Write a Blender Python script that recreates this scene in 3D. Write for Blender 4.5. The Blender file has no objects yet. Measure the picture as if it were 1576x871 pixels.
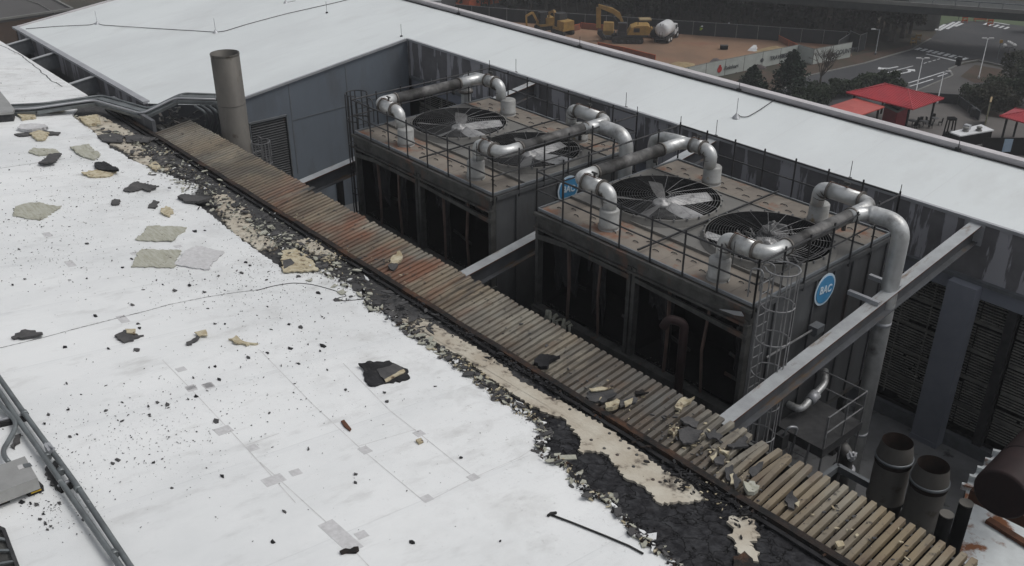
import bpy, bmesh, math, random
from mathutils import Vector, Matrix, noise
random.seed(7)
R = math.radians
scene = bpy.context.scene
COL = scene.collection

# ------------------------------------------------------------------ camera
F, CX, CY = 1474.5, 788.0, 435.5
yaw, pit, rol = R(138.9627), R(27.993), R(0.1034)
fw = Vector((math.cos(pit)*math.cos(yaw), math.cos(pit)*math.sin(yaw), -math.sin(pit)))
rt0 = Vector((math.sin(yaw), -math.cos(yaw), 0)); up0 = rt0.cross(fw)
rt = rt0*math.cos(rol) + up0*math.sin(rol); upv = up0*math.cos(rol) - rt0*math.sin(rol)
CAM = Vector((0, 0, 11.4))
cd = bpy.data.cameras.new('camera'); cam = bpy.data.objects.new('camera', cd); COL.objects.link(cam)
M = Matrix((rt, upv, -fw)).transposed().to_4x4(); M.translation = CAM
cam.matrix_world = M
cd.sensor_width = 36; cd.lens = F/1576*36; cd.clip_start = .1; cd.clip_end = 3000
scene.camera = cam
scene.render.resolution_x = 1024; scene.render.resolution_y = 566

# ------------------------------------------------------------------ world, sun, exposure (overcast)
SUN_EL, SUN_AZ = 58, 40
w = bpy.data.worlds.new('World'); scene.world = w; w.use_nodes = True
nt = w.node_tree; bg = nt.nodes['Background']
sky = nt.nodes.new('ShaderNodeTexSky'); sky.sky_type = 'NISHITA'; sky.sun_disc = False
sky.sun_elevation = R(SUN_EL); sky.sun_rotation = R(SUN_AZ); sky.dust_density = 4; sky.air_density = 1.0
hs = nt.nodes.new('ShaderNodeHueSaturation'); hs.inputs['Saturation'].default_value = .22
nt.links.new(sky.outputs[0], hs.inputs['Color']); nt.links.new(hs.outputs[0], bg.inputs[0]); bg.inputs[1].default_value = .118
sd = bpy.data.lights.new('sun', 'SUN'); sd.energy = .9; sd.angle = R(25); sd.color = (1, .97, .93)
so = bpy.data.objects.new('sun', sd); COL.objects.link(so)
so.rotation_euler = (R(90-SUN_EL), 0, R(180-SUN_AZ))
scene.view_settings.view_transform = 'Standard'; scene.view_settings.look = 'None'
scene.view_settings.exposure = -.02; scene.view_settings.gamma = 1

# ------------------------------------------------------------------ surveying helpers: a line of sight meets a real plane
def ray(px, py): return rt*((px-CX)/F) - upv*((py-CY)/F) + fw
def atz(px, py, z):
    d = ray(px, py); return CAM + d*((z-CAM.z)/d.z)
def aty(px, py, y):
    d = ray(px, py); return CAM + d*((y-CAM.y)/d.y)
def atx(px, py, x):
    d = ray(px, py); return CAM + d*((x-CAM.x)/d.x)
def atp(px, py, z0, s):
    d = ray(px, py); t = (z0-CAM.z+s*CAM.y)/(d.z-s*d.y); return CAM + d*t
NS, N0 = -.122, -1.92+.122*13.7           # near roof slope (falls towards the courtyard)
SS, S0 = .135, -3.76                      # deck strip, beams and rear wing (rise away)
def nz(y): return N0+NS*y
def sz(y): return S0+SS*y
def N(px, py): return atp(px, py, N0, NS)
def S(px, py): return atp(px, py, S0, SS)
GZ = -24.0
def G(px, py, z=GZ): return atz(px, py, z)

# ------------------------------------------------------------------ materials
MATS = {}
def mat(name, c1, c2=None, rough=.7, metal=0.0, scale=2.0, stretch=(1,1,1), lo=.35, hi=.65, bump=0.0, bscale=20, c3=None, s3=6, l3=.6, h3=.7, st3=(1,1,1), spec=.3, detail=6):
    if name in MATS: return MATS[name]
    m = bpy.data.materials.new(name); m.use_nodes = True; n = m.node_tree; L = n.links
    b = n.nodes['Principled BSDF']; b.inputs['Roughness'].default_value = rough; b.inputs['Metallic'].default_value = metal
    b.inputs['Specular IOR Level'].default_value = spec
    geo = n.nodes.new('ShaderNodeTexCoord')
    def nz_(scale, st, lo, hi, det=6):
        mp = n.nodes.new('ShaderNodeMapping'); mp.inputs['Scale'].default_value = st
        L.new(geo.outputs['Object'], mp.inputs[0])
        t = n.nodes.new('ShaderNodeTexNoise'); t.inputs['Scale'].default_value = scale; t.inputs['Detail'].default_value = det; t.inputs['Roughness'].default_value = .62
        L.new(mp.outputs[0], t.inputs['Vector'])
        r = n.nodes.new('ShaderNodeMapRange'); r.inputs[1].default_value = lo; r.inputs[2].default_value = hi
        L.new(t.outputs[0], r.inputs[0]); return r.outputs[0]
    if c2 is None: c2 = tuple(min(1, x*.72) for x in c1)
    mx = n.nodes.new('ShaderNodeMix'); mx.data_type = 'RGBA'
    L.new(nz_(scale, stretch, lo, hi, detail), mx.inputs[0]); mx.inputs[6].default_value = (*c1, 1); mx.inputs[7].default_value = (*c2, 1)
    out = mx.outputs[2]
    if c3:
        m2 = n.nodes.new('ShaderNodeMix'); m2.data_type = 'RGBA'
        L.new(nz_(s3, st3, l3, h3), m2.inputs[0]); L.new(out, m2.inputs[6]); m2.inputs[7].default_value = (*c3, 1); out = m2.outputs[2]
    L.new(out, b.inputs['Base Color'])
    if bump:
        t = n.nodes.new('ShaderNodeTexNoise'); t.inputs['Scale'].default_value = bscale; t.inputs['Detail'].default_value = 8
        L.new(geo.outputs['Object'], t.inputs['Vector'])
        bp = n.nodes.new('ShaderNodeBump'); bp.inputs['Strength'].default_value = bump; bp.inputs['Distance'].default_value = .03
        L.new(t.outputs[0], bp.inputs['Height']); L.new(bp.outputs[0], b.inputs['Normal'])
    MATS[name] = m; return m
mat('membrane', (.68,.715,.72), (.63,.665,.67), rough=.5, scale=.22, stretch=(1,.4,1), lo=.3, hi=.7, c3=(.56,.58,.58), s3=.8, l3=.56, h3=.85, st3=(1,.4,1), bump=.2, bscale=1.0)
mat('near_membrane', (.76,.775,.775), (.69,.705,.71), rough=.55, scale=.35, stretch=(1,.35,1), lo=.3, hi=.7, c3=(.44,.44,.43), s3=2.2, l3=.56, h3=.9, st3=(1,.35,1), bump=.3, bscale=4)
mat('patch', (.45,.45,.455), (.56,.56,.57), scale=9)
mat('seam', (.44,.44,.44), (.62,.62,.62), scale=3)
mat('board', (.50,.47,.40), (.37,.325,.26), rough=.85, scale=1.3, c3=(.055,.045,.04), s3=2.6, l3=.56, h3=.7, bump=.4, bscale=12)
mat('foam', (.52,.48,.36), (.34,.28,.18), rough=.9, scale=6, c3=(.1,.07,.05), s3=5, l3=.58, h3=.68, bump=.5)
mat('foam_grey', (.42,.42,.37), (.3,.3,.24), rough=.9, scale=2.5, stretch=(1,5,1), c3=(.12,.11,.09), s3=6, l3=.6, h3=.7, bump=.4)
mat('char', (.012,.012,.013), (.028,.028,.03), spec=.15, rough=.62, scale=2.5, c3=(.08,.075,.07), s3=11, l3=.62, h3=.75, bump=1.0, bscale=7)
mat('felt', (.06,.06,.062), (.035,.035,.036), rough=.85, scale=3, c3=(.2,.17,.13), s3=7, l3=.62, h3=.74, bump=.7, bscale=14)
mat('felt_piece', (.05,.05,.052), (.085,.083,.083), rough=.8, scale=3, bump=.5, bscale=16)
mat('burnt_wood', (.022,.015,.012), (.11,.05,.024), rough=.8, scale=1.2, stretch=(.5,1,1), lo=.52, hi=.75, bump=.7, c3=(.008,.008,.008), s3=3, l3=.45, h3=.6)
mat('wall', (.12,.125,.135), (.10,.105,.115), rough=.6, scale=.5, stretch=(1,1,.5), c3=(.15,.15,.16), s3=1.2, l3=.58, h3=.62, st3=(1.2,1.2,.12))
mat('wall_blue', (.15,.175,.205), (.125,.145,.17), rough=.5, scale=.25, stretch=(1,1,.6), c3=(.10,.105,.115), s3=.7, l3=.5, h3=.75, st3=(1,1,.3))
mat('fascia', (.165,.163,.17), (.125,.123,.13), rough=.6, scale=1.5, c3=(.34,.34,.365), s3=1.0, l3=.51, h3=.53, st3=(1.1,1,.14), detail=3)
mat('cap', (.42,.43,.45), (.33,.34,.36), rough=.4, metal=.3, scale=1)
mat('trim_pink', (.52,.50,.51), (.42,.40,.41), rough=.5, scale=1)
mat('steel_grey', (.2,.215,.23), (.14,.15,.16), rough=.5, metal=.4, scale=2)
mat('column', (.22,.235,.275), (.18,.195,.23), rough=.5, scale=1)
mat('dark_steel', (.035,.036,.038), (.06,.06,.062), rough=.6, metal=.3, scale=5)
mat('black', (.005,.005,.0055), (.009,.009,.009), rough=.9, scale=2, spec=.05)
mat('burnt_metal', (.085,.086,.082), (.04,.04,.039), rough=.65, metal=.1, scale=2.5, c3=(.10,.062,.048), s3=1.6, l3=.58, h3=.7, st3=(1,1,.3), bump=.3)
mat('beam', (.38,.40,.41), (.28,.29,.30), rough=.6, scale=1.5, c3=(.14,.09,.055), s3=3, l3=.55, h3=.68, st3=(1,.25,1), bump=.2)
mat('beam_web', (.085,.09,.1), (.06,.062,.066), rough=.6, scale=2, c3=(.12,.075,.04), s3=2, l3=.6, h3=.7, st3=(1,.2,1))
mat('rust', (.13,.055,.03), (.07,.033,.02), rough=.85, scale=5, bump=.4)
mat('burnt_post', (.13,.085,.07), (.06,.045,.04), rough=.8, scale=3, stretch=(1,1,.4))
mat('deck_tan', (.22,.195,.165), (.165,.145,.125), rough=.75, scale=1.3, c3=(.19,.095,.06), s3=1.1, l3=.57, h3=.68, bump=.1)
mat('deck_grey', (.17,.165,.155), (.13,.128,.12), rough=.6, scale=1, c3=(.07,.065,.06), s3=3, l3=.62, h3=.75)
mat('casing', (.11,.115,.12), (.07,.072,.075), rough=.5, metal=.3, scale=1.2, stretch=(1,1,.3), c3=(.075,.045,.035), s3=1.3, l3=.6, h3=.75, st3=(1,1,.3))
mat('pipe', (.60,.61,.61), (.44,.45,.445), rough=.42, metal=.5, scale=2, c3=(.12,.115,.11), s3=.9, l3=.54, h3=.7, bump=.35, bscale=5)
mat('pipe_sooty', (.17,.168,.165), (.075,.073,.072), rough=.6, metal=.3, scale=1.6, c3=(.03,.029,.028), s3=.8, l3=.45, h3=.62)
mat('pipe_band', (.16,.15,.14), (.1,.09,.08), rough=.6, metal=.4, scale=6)
mat('stub', (.34,.345,.34), (.25,.25,.24), rough=.6, metal=.3, scale=3, c3=(.22,.17,.1), s3=2, l3=.62, h3=.7)
mat('rail', (.03,.031,.033), (.06,.06,.062), rough=.5, metal=.4, scale=4)
mat('rail_grey', (.27,.275,.28), (.17,.17,.175), rough=.5, metal=.5, scale=4)
mat('blade', (.5,.5,.5), (.3,.3,.3), rough=.45, metal=.4, scale=3, c3=(.1,.1,.1), s3=3, l3=.55, h3=.7)
mat('blade_dark', (.16,.16,.16), (.08,.08,.08), rough=.6, scale=3)
mat('sign_blue', (.06,.24,.44), (.05,.19,.36), rough=.4, scale=2)
mat('sign_white', (.5,.6,.68), (.45,.55,.62), rough=.5, scale=2)
mat('stack', (.125,.118,.105), (.085,.08,.074), rough=.6, metal=.2, scale=1.4, stretch=(1,1,.4), c3=(.06,.05,.04), s3=2, l3=.6, h3=.7)
mat('stack_in', (.022,.014,.011), (.012,.009,.008), rough=.95, spec=.05, scale=5)
mat('floor', (.2,.205,.21), (.12,.122,.125), rough=.45, scale=.6, c3=(.04,.04,.04), s3=1.1, l3=.58, h3=.66)
mat('slat', (.36,.35,.32), (.2,.2,.19), rough=.5, metal=.3, scale=3)
mat('tank', (.03,.017,.017), (.018,.012,.012), rough=.6, scale=2, spec=.2)
mat('rusty_white', (.66,.70,.71), (.55,.58,.59), rough=.6, scale=2, c3=(.22,.09,.04), s3=1.2, l3=.52, h3=.6)
mat('conduit', (.21,.23,.235), (.14,.15,.155), rough=.45, metal=.5, scale=2, c3=(.45,.46,.46), s3=5, l3=.65, h3=.72)
mat('box_metal', (.42,.42,.41), (.33,.33,.32), rough=.4, metal=.5, scale=1.5)
mat('rubber', (.015,.015,.015), (.03,.03,.03), rough=.8)
mat('yellow_tape', (.6,.42,.04), (.5,.3,.03))
mat('label_white', (.5,.5,.5), (.42,.42,.42))
# distant
mat('ground', (.055,.048,.036), (.035,.034,.025), rough=.95, scale=.08, c3=(.08,.05,.038), s3=.3, l3=.55, h3=.68)
mat('dirt', (.25,.155,.10), (.16,.105,.072), rough=.95, scale=.09, c3=(.20,.105,.07), s3=.16, l3=.54, h3=.66, bump=.5, bscale=1)
mat('mulch', (.075,.048,.038), (.05,.042,.03), rough=.95, scale=.3)
mat('sand', (.30,.24,.14), (.22,.16,.09), rough=.95, scale=.4, bump=.5, bscale=2)
mat('gravel', (.10,.085,.085), (.07,.06,.06), rough=.95, scale=2, bump=.8, bscale=4)
mat('asphalt', (.05,.052,.056), (.038,.039,.043), rough=.8, scale=.12, c3=(.075,.074,.073), s3=.2, l3=.55, h3=.7)
mat('asphalt_old', (.085,.083,.082), (.07,.068,.067), rough=.85, scale=.2)
mat('paving', (.12,.11,.105), (.09,.085,.08), rough=.8, scale=.3)
mat('paint', (.62,.64,.65), (.42,.43,.44), rough=.6, scale=2)
mat('lawn', (.085,.115,.065), (.07,.09,.05), rough=.95, scale=.2)
mat('leaf_dark', (.028,.034,.020), (.042,.036,.024), rough=.9, scale=.35)
mat('leaf_pine', (.022,.038,.024), (.014,.022,.016), rough=.9, scale=1)
mat('leaf_shrub', (.034,.048,.026), (.022,.03,.018), rough=.9, scale=.8)
mat('bark', (.06,.05,.042), (.035,.03,.026), rough=.95, scale=2)
mat('bare_twig', (.085,.07,.06), (.05,.042,.037), rough=.95, scale=2)
mat('yellow', (.34,.21,.06), (.22,.14,.05), rough=.5, scale=1.5)
mat('track', (.018,.018,.018), (.05,.045,.04), rough=.8, scale=4)
mat('white_paint', (.62,.63,.64), (.5,.51,.52), rough=.45, scale=1)
mat('glass', (.02,.025,.03), (.03,.035,.04), rough=.15, spec=.6)
mat('orange', (.55,.13,.05), (.4,.1,.05), rough=.7, scale=2)
mat('orange_mesh', (.26,.10,.06), (.18,.08,.055), rough=.8, scale=2)
mat('mesh_black', (.018,.02,.022), (.028,.03,.033), rough=.85, scale=1)
mat('banner', (.44,.47,.44), (.36,.38,.36), rough=.7, scale=.8)
mat('banner_ink', (.05,.055,.06), (.08,.085,.09))
mat('red_ink', (.42,.03,.025), (.35,.02,.02))
mat('red_roof', (.40,.035,.045), (.30,.028,.038), rough=.4, scale=.6)
mat('red_roof_old', (.42,.085,.07), (.35,.07,.06), rough=.5, scale=.6)
mat('red_wall', (.24,.012,.022), (.18,.01,.018), rough=.5)
mat('concrete', (.19,.19,.18), (.14,.14,.135), rough=.85, scale=.5)
mat('bridge_dark', (.05,.055,.055), (.035,.04,.04), rough=.8)
mat('hivis', (.35,.5,.05), (.3,.42,.05)); mat('skin', (.3,.18,.12)); mat('cloth', (.03,.035,.05)); mat('hair', (.02,.015,.01))
mat('banner_art', (.30,.28,.19), (.10,.13,.08), scale=1.2, lo=.48, hi=.55)
mat('screen_blue', (.35,.45,.55), (.28,.38,.5))

# ------------------------------------------------------------------ mesh builder
def crack_mat():
    m = bpy.data.materials.new('char_cracked'); m.use_nodes = True; n = m.node_tree; L = n.links; b = n.nodes['Principled BSDF']; b.inputs['Roughness'].default_value = .6; b.inputs['Specular IOR Level'].default_value = .15
    tc = n.nodes.new('ShaderNodeTexCoord')
    no = n.nodes.new('ShaderNodeTexNoise'); no.inputs['Scale'].default_value = 2.2; no.inputs['Detail'].default_value = 6; L.new(tc.outputs['Object'], no.inputs['Vector'])
    ad = n.nodes.new('ShaderNodeMixRGB'); ad.blend_type = 'ADD'; ad.inputs[0].default_value = .9; L.new(tc.outputs['Object'], ad.inputs[1]); L.new(no.outputs['Color'], ad.inputs[2])
    v = n.nodes.new('ShaderNodeTexVoronoi'); v.feature = 'DISTANCE_TO_EDGE'; v.inputs['Scale'].default_value = 1.9; L.new(ad.outputs[0], v.inputs['Vector'])
    r = n.nodes.new('ShaderNodeMapRange'); r.inputs[1].default_value = 0; r.inputs[2].default_value = .025; L.new(v.outputs['Distance'], r.inputs[0])
    n2 = n.nodes.new('ShaderNodeTexNoise'); n2.inputs['Scale'].default_value = 5; n2.inputs['Detail'].default_value = 8; L.new(tc.outputs['Object'], n2.inputs['Vector'])
    mx = n.nodes.new('ShaderNodeMix'); mx.data_type = 'RGBA'; mr = n.nodes.new('ShaderNodeMapRange'); mr.inputs[1].default_value = .4; mr.inputs[2].default_value = .72; L.new(n2.outputs[0], mr.inputs[0]); L.new(mr.outputs[0], mx.inputs[0]); mx.inputs[6].default_value = (.012,.012,.014,1); mx.inputs[7].default_value = (.042,.043,.047,1)
    m2 = n.nodes.new('ShaderNodeMix'); m2.data_type = 'RGBA'; L.new(r.outputs[0], m2.inputs[0]); m2.inputs[6].default_value = (.008,.008,.008,1); L.new(mx.outputs[2], m2.inputs[7]); L.new(m2.outputs[2], b.inputs['Base Color'])
    s_ = n.nodes.new('ShaderNodeMath'); s_.operation = 'MULTIPLY_ADD'; L.new(r.outputs[0], s_.inputs[0]); s_.inputs[1].default_value = .8; L.new(n2.outputs[0], s_.inputs[2])
    bp = n.nodes.new('ShaderNodeBump'); bp.inputs['Strength'].default_value = 1; bp.inputs['Distance'].default_value = .05; L.new(s_.outputs[0], bp.inputs['Height']); L.new(bp.outputs[0], b.inputs['Normal'])
    MATS['char_cracked'] = m
crack_mat()
def roof_mat(name, soot):
    # weathered white membrane: broad soiling, lap joints of the sheets, rub marks; soot deposit near the burnt edge
    m = MATS[name]; n = m.node_tree; L = n.links; b = n.nodes['Principled BSDF']; src = b.inputs['Base Color'].links[0].from_socket
    g = n.nodes.new('ShaderNodeNewGeometry'); sp = n.nodes.new('ShaderNodeSeparateXYZ'); L.new(g.outputs['Position'], sp.inputs[0])
    def noi(sc, st, lo, hi, amt, det=7):
        mp = n.nodes.new('ShaderNodeMapping'); mp.inputs['Scale'].default_value = st; L.new(g.outputs['Position'], mp.inputs[0])
        t = n.nodes.new('ShaderNodeTexNoise'); t.inputs['Scale'].default_value = sc; t.inputs['Detail'].default_value = det; t.inputs['Roughness'].default_value = .7; L.new(mp.outputs[0], t.inputs['Vector'])
        r = n.nodes.new('ShaderNodeMapRange'); r.inputs[1].default_value = lo; r.inputs[2].default_value = hi; r.inputs[4].default_value = amt; L.new(t.outputs[0], r.inputs[0]); return r.outputs[0]
    def mixin(f, col):
        global _
        nonlocal src
        x = n.nodes.new('ShaderNodeMix'); x.data_type = 'RGBA'; L.new(f, x.inputs[0]); L.new(src, x.inputs[6]); x.inputs[7].default_value = (*col,1); src = x.outputs[2]
    def m_(op, a, c):
        x = n.nodes.new('ShaderNodeMath'); x.operation = op
        for i, v in enumerate((a, c)):
            if isinstance(v, (int, float)): x.inputs[i].default_value = v
            else: L.new(v, x.inputs[i])
        return x.outputs[0]
    # lap joints every 3 m across x, faint
    fr = m_('FRACT', m_('DIVIDE', m_('ADD', sp.outputs[0], noi(.6,(1,1,1),0,1,.04)), 3.05), 0)
    ln = m_('LESS_THAN', fr, .008); mixin(m_('MULTIPLY', ln, noi(1.2,(1,1,1),.3,.6,.32)), (.42,.43,.43))
    bd = m_('LESS_THAN', fr, .05); mixin(m_('MULTIPLY', bd, .16), (.60,.62,.63))
    mixin(noi(.16,(1,.5,1),.45,.7,.5), (.52,.54,.55))
    mixin(noi(4.5,(1,.18,1),.6,.8,.35), (.45,.45,.44))
    mixin(noi(14,(1,1,1),.63,.74,.28), (.36,.36,.35))
    if soot:
        r = n.nodes.new('ShaderNodeMapRange'); r.inputs[1].default_value = 6.5; r.inputs[2].default_value = 12.5; L.new(sp.outputs[1], r.inputs[0])
        mixin(m_('MULTIPLY', r.outputs[0], noi(1.1,(1,.8,1),.5,.72,.5)), (.33,.325,.31))
        mixin(m_('MULTIPLY', r.outputs[0], noi(9,(1,1,1),.6,.72,.7)), (.16,.15,.14))
    L.new(src, b.inputs['Base Color'])
roof_mat('membrane', False); roof_mat('near_membrane', True)
class MB:
    def __init__(s): s.v = []; s.f = []; s.m = []; s.cur = 0; s.sm = []; s.smooth = False
    def add(s, vs, fs):
        o = len(s.v); s.v += [Vector(v) for v in vs]
        for f in fs: s.f.append([i+o for i in f]); s.m.append(s.cur); s.sm.append(s.smooth)
        return s
    def box(s, a, b, T=None):
        x0,y0,z0 = a; x1,y1,z1 = b
        vs = [Vector(p) for p in ((x0,y0,z0),(x1,y0,z0),(x1,y1,z0),(x0,y1,z0),(x0,y0,z1),(x1,y0,z1),(x1,y1,z1),(x0,y1,z1))]
        if T: vs = [T @ v for v in vs]
        return s.add(vs, [(0,3,2,1),(4,5,6,7),(0,1,5,4),(1,2,6,5),(2,3,7,6),(3,0,4,7)])
    def beam(s, p, q, wd, ht, up=(0,0,1)):      # rectangular bar from p to q (centreline)
        p, q = Vector(p), Vector(q); d = (q-p).normalized(); u = Vector(up)
        a = d.cross(u)
        if a.length < 1e-4: a = d.cross(Vector((1,0,0)))
        a.normalize(); b = a.cross(d).normalized()
        a *= wd/2; b *= ht/2
        vs = [p-a-b, p+a-b, p+a+b, p-a+b, q-a-b, q+a-b, q+a+b, q-a+b]
        return s.add(vs, [(0,1,2,3),(7,6,5,4),(0,4,5,1),(1,5,6,2),(2,6,7,3),(3,7,4,0)])
    def tube(s, pts, r, n=8, cap=True):
        pts = [Vector(p) for p in pts]; rs = r if isinstance(r, (list, tuple)) else [r]*len(pts)
        N_ = len(pts); T = [(pts[min(i+1,N_-1)]-pts[max(i-1,0)]).normalized() for i in range(N_)]
        a = T[0].cross(Vector((0,0,1)))
        if a.length < .05: a = T[0].cross(Vector((1,0,0)))
        a.normalize(); vs = []
        for i in range(N_):
            a = (a - T[i]*a.dot(T[i])).normalized(); b = T[i].cross(a)
            for k in range(n):
                t = 2*math.pi*k/n; vs.append(pts[i] + (a*math.cos(t)+b*math.sin(t))*rs[i])
        fs = [(i*n+k, i*n+(k+1)%n, (i+1)*n+(k+1)%n, (i+1)*n+k) for i in range(N_-1) for k in range(n)]
        o = s.smooth; s.smooth = n >= 8; s.add(vs, fs); s.smooth = o
        if cap:
            m = len(s.v)-N_*n
            s.f.append([m+k for k in reversed(range(n))]); s.m.append(s.cur); s.sm.append(False)
            s.f.append([m+(N_-1)*n+k for k in range(n)]); s.m.append(s.cur); s.sm.append(False)
        return s
    def lathe(s, prof, c, n=32, axis='z', T=None):
        vs = []
        for (r, z) in prof:
            for k in range(n):
                t = 2*math.pi*k/n; v = Vector((r*math.cos(t), r*math.sin(t), z))
                if T: v = T @ v
                vs.append(v + Vector(c))
        fs = [(i*n+k, i*n+(k+1)%n, (i+1)*n+(k+1)%n, (i+1)*n+k) for i in range(len(prof)-1) for k in range(n)]
        o = s.smooth; s.smooth = True; s.add(vs, fs); s.smooth = o; return s
    def prism(s, top, thick):                    # polygon (list of Vectors) extruded down
        n = len(top); bot = [Vector(p)-Vector((0,0,thick)) for p in top]
        area = sum(top[i][0]*top[(i+1)%n][1]-top[(i+1)%n][0]*top[i][1] for i in range(n))
        t = list(top); b = bot
        if area < 0: t = t[::-1]; b = b[::-1]
        return s.add(t+b, [tuple(range(n)), tuple(reversed(range(n, 2*n)))]+[(i, n+i, n+(i+1)%n, (i+1)%n) for i in range(n)])
    def build(s, name, mats, parent=None, tri=False, local=False):
        me = bpy.data.meshes.new(name)
        off = Vector((0,0,0))
        if parent is not None and not local:
            p = parent
            while p is not None: off += p.location; p = p.parent
        me.from_pydata([tuple(v-off) for v in s.v], [], s.f)
        for mm in (mats if isinstance(mats, (list, tuple)) else [mats]): me.materials.append(MATS[mm])
        for i, p in enumerate(me.polygons): p.material_index = s.m[i]; p.use_smooth = s.sm[i]
        if tri:
            bm = bmesh.new(); bm.from_mesh(me); bmesh.ops.triangulate(bm, faces=[f for f in bm.faces if len(f.verts) > 4], ngon_method='BEAUTY'); bm.to_mesh(me); bm.free()
        me.update()
        o = bpy.data.objects.new(name, me); COL.objects.link(o)
        if parent is not None: o.parent = parent
        return o
def tag(o, label=None, cat=None, group=None, kind=None):
    if label: o['label'] = label
    if cat: o['category'] = cat
    if group: o['group'] = group
    if kind: o['kind'] = kind
    return o
def root(name, loc, label, cat, group=None, rz=0):
    o = bpy.data.objects.new(name, None); COL.objects.link(o); o.location = loc; o.rotation_euler = (0,0,rz)
    return tag(o, label, cat, group)
def dup(o, parent=None):
    c = o.copy(); COL.objects.link(c); c.parent = parent
    for ch in [x for x in KIDS.get(o.name, [])]: dup(ch, c)
    return c
KIDS = {}
def index_kids():
    KIDS.clear()
    for o in bpy.data.objects:
        if o.parent: KIDS.setdefault(o.parent.name, []).append(o)
def fillet(pts, r, n=8):
    pts = [Vector(p) for p in pts]; out = [pts[0]]
    for i in range(1, len(pts)-1):
        a = (pts[i-1]-pts[i]); b = (pts[i+1]-pts[i]); rr = min(r, a.length*.49, b.length*.49)
        p0 = pts[i]+a.normalized()*rr; p1 = pts[i]+b.normalized()*rr
        for k in range(n+1):
            t = k/n; out.append(p0*(1-t)**2 + pts[i]*2*t*(1-t) + p1*t*t)
    out.append(pts[-1]); return out
def jag(poly, step=.12, amp=.05, seed=0):
    rnd = random.Random(seed); out = []; n = len(poly)
    for i in range(n):
        a, b = Vector(poly[i]), Vector(poly[(i+1)%n]); L = (b-a).length; k = max(1, int(L/step))
        nrm = Vector((-(b-a).y, (b-a).x, 0)); nrm = nrm.normalized() if nrm.length > 0 else nrm
        for j in range(k):
            t = j/k; p = a.lerp(b, t)
            if j: p = p + nrm*rnd.uniform(-amp, amp) + nrm*amp*1.2*noise.noise(p*1.3)
            out.append(p)
    return out
def onN(p, h): return Vector((p[0], p[1], nz(p[1])+h))
def onS(p, h): return Vector((p[0], p[1], sz(p[1])+h))
def px_poly(pts, f): return [f(*p) for p in pts]

#STRUCTURE
# ================================================================== GROUND
def sheet(name, pts, m, dz, kind='structure'):
    b = MB(); b.add([Vector((p.x, p.y, GZ+dz)) for p in pts], [tuple(range(len(pts)))])
    me = b.build(name, m, tri=True)
    if me.data.polygons[0].normal.z < 0: me.data.flip_normals()
    return tag(me, kind=kind)
b = MB(); b.box((-420,-70,GZ-.5), (150,420,GZ-.05)); tag(b.build('ground', 'ground'), kind='structure')
sheet('dirt_site', px_poly([(600,-30),(700,14),(780,26),(900,34),(1305,70),(1312,88),(1245,98),(1226,84),(1070,128),(900,128),(600,60)], G), 'dirt', .01)
sheet('asphalt_lot', px_poly([(560,-60),(780,-25),(790,20),(770,28),(600,20),(560,0)], G), 'asphalt_old', .014)
sheet('road', px_poly([(1060,230),(1180,150),(1245,117),(1330,98),(1405,76),(1432,60),(1441,50),(1437,42),(1470,32),(1515,33),(1560,38),(1680,54),(1680,130),(1576,112),(1505,90),(1478,94),(1460,106),(1466,116),(1385,150),(1300,250)], G), 'asphalt', .014)
sheet('verge', px_poly([(1050,160),(1075,133),(1245,101),(1330,82),(1402,70),(1404,76),(1330,97),(1245,116),(1180,149),(1060,229)], G), 'mulch', .012)
sheet('grass_bank', px_poly([(1385,-4),(1500,0),(1760,12),(1760,60),(1680,54),(1560,38),(1515,33),(1470,32),(1437,42),(1425,34)], G), 'lawn', .02)
sheet('pavement', px_poly([(1385,150),(1466,116),(1460,106),(1482,100),(1505,96),(1600,118),(1680,136),(1620,170),(1480,158),(1440,154),(1400,160)], G), 'asphalt_old', .03)
sheet('mulch_bed', px_poly([(1478,118),(1500,100),(1545,108),(1545,124),(1500,128)], G), 'mulch', .05)
sheet('plaza_paving', px_poly([(1300,190),(1400,152),(1480,158),(1520,180),(1680,200),(1760,330),(1500,330),(1200,260)], G), 'paving', .06)
# painted markings: part of the road
def Zp(x, y): return (1376+x/7.88, y/7.88)
marks = root('road_markings', G(1450,90), None, None); marks['kind'] = 'structure'
def strip(pa, pb, wd, name='painted_line', h=.022):
    a, b_ = G(*pa), G(*pb); d = (b_-a); d.z = 0; nrm = Vector((-d.y, d.x, 0)).normalized()*wd/2
    m = MB(); m.add([Vector((q.x, q.y, GZ+h)) for q in (a-nrm, b_-nrm, b_+nrm, a+nrm)], [(0,1,2,3)]); m.build(name, 'paint', marks)
for (x, y) in [(262,606),(332,618),(400,634),(466,648),(532,661),(604,677),(674,692),(748,708),(822,726)]:
    strip(Zp(x,y), Zp(x+66,y-24), .55, 'crosswalk_bar')
strip(Zp(390,655), Zp(760,742), .45, 'stop_line')
for a_, b2 in [((500,365),(620,296)), ((545,370),(730,268)), ((640,352),(800,262)), ((740,320),(832,284))]: strip(Zp(*a_), Zp(*b2), .45, 'crosswalk_bar')
for k in range(5): strip(Zp(1090+k*62,300+k*13), Zp(1145+k*62,276+k*13), .4, 'crosswalk_bar')
strip(Zp(1210,270), Zp(1400,302), .4, 'painted_line')
strip(Zp(-260,930), Zp(230,800), .18); 
for k in range(4): strip(Zp(360+k*55,770-k*16), Zp(395+k*55,760-k*16), .18)
strip((1398,128), (1452,111), .2); strip((1400,133),(1436,122), .2); strip((1443,118),(1458,113), .2)
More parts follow.
